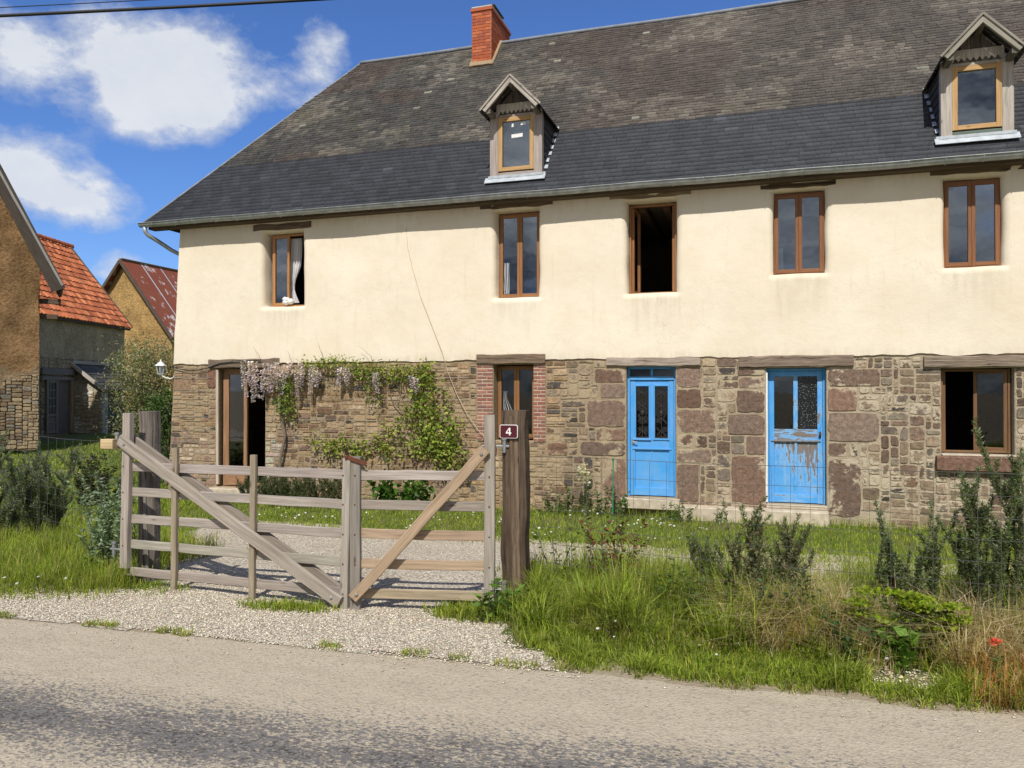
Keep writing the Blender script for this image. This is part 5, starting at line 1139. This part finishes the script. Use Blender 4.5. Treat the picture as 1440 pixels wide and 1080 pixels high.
tree('evergreen_shrub', 'dark green shrub growing against the left corner of the farmhouse', (-12.75, 14.3), 2.2, .55, 30, 150, .09, [(.04, .08, .02), (.06, .12, .025), (.09, .16, .03)], .04, 'shrub')
leafy('ivy_bush', 'dark ivy growing at the foot of the small lean-to', (-23.2, 24.5), 24, (.5, 1.5), .7, 46, .16, .11, [(.03, .07, .015), (.05, .10, .02)], catg='shrub')
leafy('ivy_bush', 'low green weeds along the garden wall of the barn yard', (-22.6, 25.2), 20, (.3, .8), 1.0, 36, .16, .09, [(.06, .13, .02), (.08, .16, .03)], catg='shrub')

# ------------------------------------------------------------------ neighbouring barns
def rub2(parent, frame, x0, x1, z0, z1, obs, cols, cell=.075, name='stonework', depth=.03):
    mb = MB(); rubble(mb, x0, x1, z0, z1, 0., obs, lambda x, z: sh(random.choice(cols), .72, 1.25), cell, lambda x, z: (random.choice([3, 4, 5, 6]), random.choice([2, 2, 3, 3])), (), depth, frame)
    return mb.build(name, 'stone', parent)
def wallquad(mb, pts, col, nx_=24, nz_=14, off=.05, n=Vector((0, -1, 0)), colf=None):
    """bumpy quad wall, pts = bottom-left, bottom-right, top-right, top-left"""
    a, b, c, d = [Vector(p) for p in pts]; V = []; K_ = []
    for j in range(nz_+1):
        for i in range(nx_+1):
            u, v = i/nx_, j/nz_; p = a.lerp(b, u).lerp(d.lerp(c, u), v); p = p+n*off*nz(p.x*1.1+p.y, p.z*1.2, 3); V.append(p); K_.append(colf(p) if colf else col)
    mb.add(V, [(j*(nx_+1)+i, j*(nx_+1)+i+1, (j+1)*(nx_+1)+i+1, (j+1)*(nx_+1)+i) for j in range(nz_) for i in range(nx_)], K_)
# cob barn at the left edge: its axis runs almost straight away from the road
O1 = Vector((-22.12, 19.2, 0)); ax1 = Vector((-.752, .659, 0)).normalized(); q1 = Vector((-ax1.y, ax1.x, 0))
F1 = lambda g, o, z: O1+q1*g+ax1*o+Vector((0, 0, z))          # g: leftwards along the gable, o: away along the barn
B1 = thing('cob_barn', 'earth walled barn gable on a rubble stone base at the left edge', 'barn', tuple(F1(2.2, 2., -1.68)))
CB = (.37, .23, .115); HW = 1.3; ker = 2.1; zc_ = 4.22; GL = 4.2
ge, zE, yo = -.58, 3.32, -.35; zR = zE+(HW-ge)*ker
gcol = lambda p: tuple(c*(.85+.35*nz(p.x*.7, p.z*.9, 2)) for c in (CB if p.z > .75+.35*nz(p.x*1.4) else (.36, .26, .16)))
mb = MB(); wallquad(mb, [F1(GL, 0, -1.9), F1(0, 0, -1.9), F1(0, 0, zc_), F1(GL, 0, zc_)], CB, 60, 40, .09, -ax1, gcol)
wallquad(mb, [F1(GL, 0, zc_), F1(0, 0, zc_), F1(HW-.02, 0, zR-.2), F1(HW+.02, 0, zR-.2)], CB, 50, 40, .09, -ax1, gcol)
wallquad(mb, [F1(0, 0, -1.9), F1(0, 2.2, -1.9), F1(0, 2.2, zc_), F1(0, 0, zc_)], CB, 20, 20, .05, -q1, gcol)
mb.build('wall', 'cob', B1)
rub2(B1, lambda x, y, z: tuple(F1(-x, y-.03, z)), -3.2, .03, -1.85, .55, [(-3.2, -1.0, .15, .6), (-1.0, -.5, .38, .6)], [(.25, .18, .115), (.31, .235, .15), (.2, .145, .1), (.23, .21, .17)], .05)
def slope(parent, name, a, b, c, d, mat, col, th=.06):
    mb = MB(); a, b, c, d = [Vector(q) for q in (a, b, c, d)]; n = (b-a).cross(d-a).normalized()*th
    mb.add([a, b, c, d, a+n, b+n, c+n, d+n], [(0, 1, 2, 3), (7, 6, 5, 4), (0, 4, 5, 1), (1, 5, 6, 2), (2, 6, 7, 3), (3, 7, 4, 0)], col); return mb.build(name, mat, parent)
slope(B1, 'roof', F1(ge, yo, zE), F1(ge, 2.5, zE), F1(HW, 2.5, zR), F1(HW, yo, zR), 'sheet', (.2, .19, .17), .09)
slope(B1, 'roof', F1(HW, yo, zR), F1(HW, 2.5, zR), F1(GL+.5, 2.5, zE), F1(GL+.5, yo, zE), 'sheet', (.2, .19, .17), .09)
mb = MB(); mb.plank(F1(ge+.05, yo-.02, zE-.05), F1(HW, yo-.02, zR-.15), .42, .06, -ax1, (.085, .07, .058), 10, .004); mb.plank(F1(ge-.05, yo-.04, zE+.10), F1(HW, yo-.04, zR+.02), .07, .05, -ax1, (.34, .33, .31), 10, .004); mb.build('bargeboard', 'wood', B1)
for z, w_ in ((2.95, .6), (2.45, .5)):
    mb = MB(); mb.plank(F1(.3, .35, z), F1(-w_, .35, z), .16, .16, (0, 0, 1), (.14, .10, .07), 4, .01); mb.build('beam_end', 'wood', B1)
# barn with the orange tiled roof: local frame along its front
O2 = Vector((-26.4, 23.1, 0)); dd = Vector((-.281, .960, 0)).normalized(); nn2 = Vector((dd.y, -dd.x, 0))
F2 = lambda s, o, z: O2+dd*s+nn2*o+Vector((0, 0, z))
B2 = thing('tiled_barn', 'long low barn with a bright orange tiled roof and dark doorway', 'barn', tuple(F2(1.5, -1.5, -1.68)))
mb = MB(); c_up = (.56, .42, .25)
wallquad(mb, [F2(-4, 0, -1.9), F2(6.0, 0, -1.9), F2(6.0, 0, 3.05), F2(-4, 0, 3.05)], c_up, 40, 26, .04, nn2, lambda p: (.56, .43, .26) if p.z > 1.25 else (.58, .45, .29))
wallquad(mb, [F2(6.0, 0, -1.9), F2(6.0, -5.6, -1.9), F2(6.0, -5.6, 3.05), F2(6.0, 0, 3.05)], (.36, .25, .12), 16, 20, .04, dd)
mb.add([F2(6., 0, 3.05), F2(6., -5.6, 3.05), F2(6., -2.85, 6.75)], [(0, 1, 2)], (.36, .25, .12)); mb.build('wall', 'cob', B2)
def tiles(parent, s0, s1, o0, z0, o1, z1, expo=.34, wid=.24):
    mb = MB(); L = math.hypot(o1-o0, z1-z0); rows = int(L/expo); up = Vector((0, 0, 1)); nv = (nn2*(z1-z0)*(1 if o0 > o1 else -1)+up*abs(o1-o0)).normalized()
    for r in range(rows+1):
        u0, u1 = r*expo/L, min(1, (r+1.15)*expo/L)
        if u0 >= 1: break
        s = s0
        while s < s1:
            e = min(s+wid, s1); k = U(.72, 1.2); c = random.choice([(.52, .165, .07), (.46, .14, .06), (.58, .21, .095), (.36, .11, .055)])
            A = F2(s, o0+(o1-o0)*u0, z0+(z1-z0)*u0); B = F2(e, o0+(o1-o0)*u0, z0+(z1-z0)*u0); Cc = F2(e, o0+(o1-o0)*u1, z0+(z1-z0)*u1); D = F2(s, o0+(o1-o0)*u1, z0+(z1-z0)*u1); mA = (A+B)/2; mC = (Cc+D)/2
            j = U(-.01, .015); h = nv*(.045+j); w = nv*.03
            mb.add([A+h-w, mA+h+w, B+h-w, Cc-w*.7, mC+w, D-w*.7, A-nv*.02, B-nv*.02], [(0, 1, 4, 5), (1, 2, 3, 4), (0, 6, 7, 2, 1)], tuple(q*k for q in c)); s += wid
    return mb.build('roof', 'tile', parent)
tiles(B2, -4, 6.25, .22, 2.95, -2.85, 6.85)
slope(B2, 'rear_roof', F2(-4, -2.85, 6.83), F2(6.25, -2.85, 6.83), F2(6.25, -5.9, 2.95), F2(-4, -5.9, 2.95), 'tile', (.40, .11, .045), -.04)
mb = MB(); s = -4.
while s < 6.25: mb.tube([F2(s, -2.85, 6.84), F2(s+.36, -2.85, 6.86)], [.11, .13], 8, sh((.48, .13, .05))); s += .34
mb.build('ridge_tile', 'tile', B2)
mb = MB(); mb.plank(F2(6.28, .2, 2.97), F2(6.28, -2.85, 6.87), .16, .05, dd, (.16, .12, .09), 6, .004); mb.plank(F2(-4, .16, 2.88), F2(6.2, .16, 2.88), .1, .05, nn2, (.1, .08, .06), 6, .004); mb.build('bargeboard', 'wood', B2)
rub2(B2, lambda x, y, z: tuple(F2(x, .03-y, z)), -.2, 6., -1.8, 1.35, [(.0, 1.75, -1.9, .7), (.0, 1.8, .55, .9), (1.9, 5.3, -1.9, 1.2)], [(.28, .2, .12), (.34, .24, .15), (.22, .16, .11)])
mb = MB(); mb.plank(F2(-.3, .06, .77), F2(2.1, .06, .77), .24, .2, nn2, (.2, .175, .15), 6, .008); mb.plank(F2(-.3, .08, .50), F2(1.8, .08, .50), .13, .16, nn2, (.22, .19, .16), 6, .006); mb.build('lintel', 'wood', B2)
mb = MB(); mb.quad(F2(.72, .055, -1.7), F2(1.55, .055, -1.7), F2(1.55, .055, .44), F2(.72, .055, .44)); mb.build('doorway', 'dark', B2)  # flat dark sheet on the wall, shade of the opening put in as colour
mb = MB()
for s in (.06, .66): mb.plank(F2(s, .12, -1.68), F2(s, .12, .44), .12, .06, nn2, (.23, .2, .15), 3)
for z in (.38, -.95, -1.6): mb.plank(F2(.06, .11, z), F2(.66, .11, z), .1, .05, nn2, (.23, .2, .15), 2)
mb.plank(F2(.06, .10, -1.3), F2(.66, .10, -1.3), .55, .03, nn2, (.2, .17, .13), 2)
for s in (.26, .46): mb.plank(F2(s, .12, -.92), F2(s, .12, .35), .03, .03, nn2, (.3, .28, .24))
for z in (-.6, -.28, .04): mb.plank(F2(.12, .12, z), F2(.6, .12, z), .03, .03, nn2, (.3, .28, .24))
dr = mb.build('door', 'wood', B2)
mb = MB(); mb.quad(F2(.1, .095, -.95), F2(.62, .095, -.95), F2(.62, .095, .35), F2(.1, .095, .35)); mb.build('pane', 'glass', dr)
mb = MB(); mb.plank(F2(1.68, .1, -1.7), F2(1.68, .1, .42), .2, .1, nn2, (.28, .21, .14), 5, .01); mb.build('door_post', 'wood', B2)
# its slate lean-to
lo = 1.35; mb = MB()
wallquad(mb, [F2(1.95, 0, -1.9), F2(1.95, lo-.1, -1.9), F2(1.95, lo-.1, .0), F2(1.95, 0, 1.0)], (.62, .57, .47), 12, 12, .05, -dd); wallquad(mb, [F2(1.95, lo-.1, -1.9), F2(2.35, lo-.1, -1.9), F2(2.35, lo-.1, .0), F2(1.95, lo-.1, .0)], (.5, .46, .38), 6, 8, .03, nn2)
wallquad(mb, [F2(3.1, lo-.1, -1.9), F2(5.6, lo-.1, -1.9), F2(5.6, lo-.1, -1.0), F2(3.1, lo-.1, -1.0)], (.40, .34, .26), 12, 8, .05, nn2); mb.build('lean_to_wall', 'cob', B2)
rub2(B2, lambda x, y, z: tuple(F2(1.95+y-.01, x, z)), .05, lo-.1, -1.75, .0, [], [(.6, .55, .45), (.5, .45, .36), (.66, .62, .53)], .06)
mb = MB(); up_ = 1.12; ed = .02
for r in range(7):
    u0, u1 = r/7, min(1, (r+1.2)/7); s = 1.75
    while s < 5.6:
        k = U(.6, 1.4); e = s+.3; oo = lambda u: (lo+.08)*(1-u); zz = lambda u: ed+(up_-ed)*u
        mb.add([F2(s, oo(u0)+.02, zz(u0)+.05), F2(e-.01, oo(u0)+.02, zz(u0)+.05), F2(e-.01, oo(u1), zz(u1)+.02), F2(s, oo(u1), zz(u1)+.02), F2(s, oo(u0)+.02, zz(u0)), F2(e-.01, oo(u0)+.02, zz(u0))], [(0, 1, 2, 3), (0, 4, 5, 1)], (.085*k, .075*k, .065*k)); s = e
mb.build('lean_to_roof', 'slate', B2)
mb = MB(); mb.plank(F2(1.74, lo+.1, ed+.0), F2(1.74, 0, up_+.03), .15, .05, dd, (.5, .46, .4), 4, .004); mb.plank(F2(1.8, .06, up_+.08), F2(5.6, .06, up_+.08), .14, .05, nn2, (.42, .36, .29), 4, .004); mb.build('bargeboard', 'wood', B2)
mb = MB(); mb.quad(F2(2.36, .25, -1.9), F2(5.4, .25, -1.9), F2(5.4, .25, .7), F2(2.36, .25, .7)); mb.build('recess_shade', 'dark', B2)  # flat dark sheet standing in for the shade under the lean-to
# barn with the rusty roof behind
YC = 33.7; B3 = thing('rusty_roofed_barn', 'ochre earth barn with a rusty red metal roof behind the others', 'barn', (-32.8, 37.7, -1.68))
xa3, za3, hw3, ke3 = -32.8, 7.1, 3.45, 1.24
mb = MB(); CO = (.54, .35, .145); ze3 = za3-hw3*ke3
wallquad(mb, [(xa3-hw3+.25, YC, -1.9), (xa3+hw3-.25, YC, -1.9), (xa3+hw3-.25, YC, ze3+.2), (xa3-hw3+.25, YC, ze3+.2)], CO, 40, 30, .07, colf=lambda p: tuple(c*(1+.3*nz(p.x*.6, p.z*.7)) for c in CO))
wallquad(mb, [(xa3-hw3+.25, YC, ze3+.2), (xa3+hw3-.25, YC, ze3+.2), (xa3+.02, YC, za3-.1), (xa3-.02, YC, za3-.1)], CO, 40, 30, .07, colf=lambda p: tuple(c*(1+.3*nz(p.x*.6, p.z*.7)) for c in CO))
mb.quad((xa3+hw3-.25, YC, -1.9), (xa3+hw3-.25, 42, -1.9), (xa3+hw3-.25, 42, ze3+.2), (xa3+hw3-.25, YC, ze3+.2), CO); mb.quad((xa3-hw3+.25, YC, -1.9), (xa3-hw3+.25, 42, -1.9), (xa3-hw3+.25, 42, ze3+.2), (xa3-hw3+.25, YC, ze3+.2), CO); mb.build('wall', 'cob', B3)
for s in (1, -1):
    a, b, c, d = (xa3+s*hw3, YC-.35, ze3), (xa3+s*hw3, 42, ze3), (xa3, 42, za3), (xa3, YC-.35, za3)
    slope(B3, 'roof', *((a, b, c, d) if s > 0 else (d, c, b, a)), 'rust', (.2, .06, .03), .06)
mb = MB()
for s in (1, -1): mb.plank((xa3+s*(hw3+.05), YC-.37, ze3-.07), (xa3, YC-.37, za3-.04), .16, .05, (0, 1, 0), (.12, .09, .075), 6, .004)
mb.build('bargeboard', 'wood', B3)
mb = MB()
for k in range(1, 6):
    y = YC-.35+k*1.45; mb.plank((xa3+hw3, y, ze3+.085), (xa3, y, za3+.085), .09, .02, (ke3, 0, 1), (.5,)*3)
mb.plank((xa3, YC-.35, za3+.09), (xa3, 42, za3+.09), .3, .03, (0, 0, 1), (.5,)*3); mb.build('batten', 'flash', B3)

# overhead lines
def span(a, b, r, sag, label, ext=2.2):
    a, b = Vector(a), Vector(b); A, B = a-(b-a)*ext, b+(b-a)*ext; mb = MB()
    mb.tube([A.lerp(B, t)-Vector((0, 0, sag*(.25-(t-.5)**2)*4-sag)) for t in np.linspace(0, 1, 40)], r, 6)
    tag(mb.build('power_cable', 'cable', None, True, tuple(A)), label, 'cable')
span((-20.55, 16.59, 10.75), (-12.99, 18.96, 11.15), .046, .25, 'thick black overhead cable crossing the top left of the sky')
span((-20.55, 16.59, 10.99), (-12.99, 18.96, 11.4), .013, .2, 'thin overhead wire just above the thick black cable')

# ------------------------------------------------------------------ camera, light, sky
cam = bpy.data.objects.new('camera', bpy.data.cameras.new('camera')); C.objects.link(cam)
cam.data.sensor_width = 36; cam.data.lens = 36*1085/1440; cam.data.clip_end = 2000; cam.data.clip_start = .05
yaw = math.atan2(.30136, .95351); pitch = math.atan(10/1085)
cam.location = (0, 0, 0); cam.rotation_euler = (math.pi/2+pitch, 0, yaw)
bpy.context.scene.camera = cam
SE, SAZ = 50., 8.      # sun elevation; degrees to the right of straight behind the viewer's wall-normal
sd = Vector((math.sin(R(SAZ))*math.cos(R(SE)), -math.cos(R(SAZ))*math.cos(R(SE)), math.sin(R(SE))))
sun = bpy.data.objects.new('sun', bpy.data.lights.new('sun', 'SUN')); C.objects.link(sun)
sun.data.energy = 4.6; sun.data.angle = R(.53); sun.data.color = (1., .955, .88); sun.rotation_euler = sd.to_track_quat('Z', 'Y').to_euler(); sun.location = (0, 0, 20)

w = bpy.data.worlds.new('World'); bpy.context.scene.world = w; w.use_nodes = True
class WT(NT):
    def __init__(s): s.t = w.node_tree; s.n = s.t.nodes; s.n.clear(); s.out = s.n.new('ShaderNodeOutputWorld')
t = WT(); sky = t.new('ShaderNodeTexSky', sky_type='NISHITA', sun_disc=False); sky.sun_elevation = R(SE); sky.sun_rotation = math.atan2(sd.x, sd.y)
sky.altitude = 50; sky.air_density = 1.; sky.dust_density = .4; sky.ozone_density = 2.5
dirv = t.new('ShaderNodeTexCoord').outputs['Generated']
c_, s_ = .30136, .95351
RT = Vector((s_, c_, 0)); FW = Vector((-c_, s_, 0))
def blob(px, py, wx, wy, amp=1.):
    d = (FW+RT*((px-720)/1085)+Vector((0, 0, (550-py)/1085))).normalized()
    dv = t.vmath('SUBTRACT', dirv, tuple(d)); a = t.vmath('DOT_PRODUCT', dv, tuple(RT), 'Value'); b = t.math('MULTIPLY', t.sep(dv)[2], 1085/wy*1.); a = t.math('MULTIPLY', a, 1085/wx*1.15)
    r2 = t.math('ADD', t.math('MULTIPLY', a, a), t.math('MULTIPLY', b, b)); return t.math('MULTIPLY', t.math('EXPONENT', t.math('MULTIPLY', r2, -1.)), amp)
acc = None
for b in ((245, 85, 110, 62, 1.), (310, 50, 55, 45, .5), (195, 140, 70, 45, .6), (270, 150, 60, 30, .3), (455, 75, 42, 48, .6), (425, 135, 50, 30, .5), (40, 250, 70, 42, 1.1), (110, 285, 70, 30, .8), (0, 215, 50, 30, .5), (180, 372, 30, 18, .8), (150, 390, 30, 14, .5), (0, 60, 40, 60, .5), (35, 110, 40, 40, .2)):
    q = blob(*b); acc = q if acc is None else t.math('ADD', acc, q)
n1 = t.noise(t.map(dirv, (1, 1, 1.5)), 4.6, 9, .60, .12); n2 = t.noise(t.map(dirv, (1, 1, 1.5), (3, 1, 2)), 11, 8, .65)
# broken cloud over the rest of the dome (mirrored in the panes)
back = t.ramp(t.math('MULTIPLY_ADD', t.vmath('DOT_PRODUCT', dirv, tuple(FW), 'Value'), .5, .5), (.25, 1.), (.55, 0.))
gen = t.math('MULTIPLY', t.ramp(t.noise(t.map(dirv, (1, 1, 1.8), (2.3, .9, .7)), 3.4, 9, .62), (.22, 0.), (.46, .95)), back)
den = t.math('ADD', t.math('ADD', acc, t.math('MULTIPLY', t.math('SUBTRACT', n1, .5), 3.4)), t.math('MULTIPLY', t.math('SUBTRACT', n2, .5), 1.5))
cl = t.ramp(t.math('MULTIPLY', den, t.ramp(acc, (.03, 0.), (.35, 1.))), (.32, 0.), (.70, .48), (1.6, .92))
cl = t.math('MAXIMUM', cl, gen)
cc = t.mix(t.ramp(t.math('ADD', t.math('MULTIPLY', cl, .6), t.math('MULTIPLY', n2, .5)), (.3, 0.), (.95, 1.)), (.50, .56, .68), (.84, .86, .89))
gc = t.mix(t.ramp(t.noise(t.map(dirv, (1, 1, 2.2), (4, 1, 3)), 5.5, 8, .62), (.40, 0.), (.66, 1.)), (.13, .15, .19), (.85, .86, .88)); cc = t.mix(back, cc, gc)
hs = t.new('ShaderNodeHueSaturation'); t.link(sky.outputs[0], hs.inputs['Color']); hs.inputs['Saturation'].default_value = 1.08; hs.inputs['Value'].default_value = 1.
bg1 = t.new('ShaderNodeBackground'); t.link(t.mix(1., hs.outputs[0], (.62, .80, 1.16), 'MULTIPLY'), bg1.inputs[0]); bg1.inputs[1].default_value = .125
bg2 = t.new('ShaderNodeBackground'); t.link(cc, bg2.inputs[0]); bg2.inputs[1].default_value = 1.
mx = t.new('ShaderNodeMixShader'); t.link(cl, mx.inputs[0]); t.link(bg1.outputs[0], mx.inputs[1]); t.link(bg2.outputs[0], mx.inputs[2]); t.link(mx.outputs[0], t.out.inputs[0])

sc = bpy.context.scene
sc.view_settings.view_transform = 'Standard'; sc.view_settings.look = 'None'; sc.view_settings.exposure = 0; sc.view_settings.gamma = 1
sc.render.engine = 'CYCLES'; sc.cycles.max_bounces = 8; sc.cycles.transparent_max_bounces = 16; sc.cycles.use_denoising = True; sc.cycles.caustics_reflective = False; sc.cycles.caustics_refractive = False
for o in list(bpy.data.objects):
    if o.parent is None: o.location.z += EYE
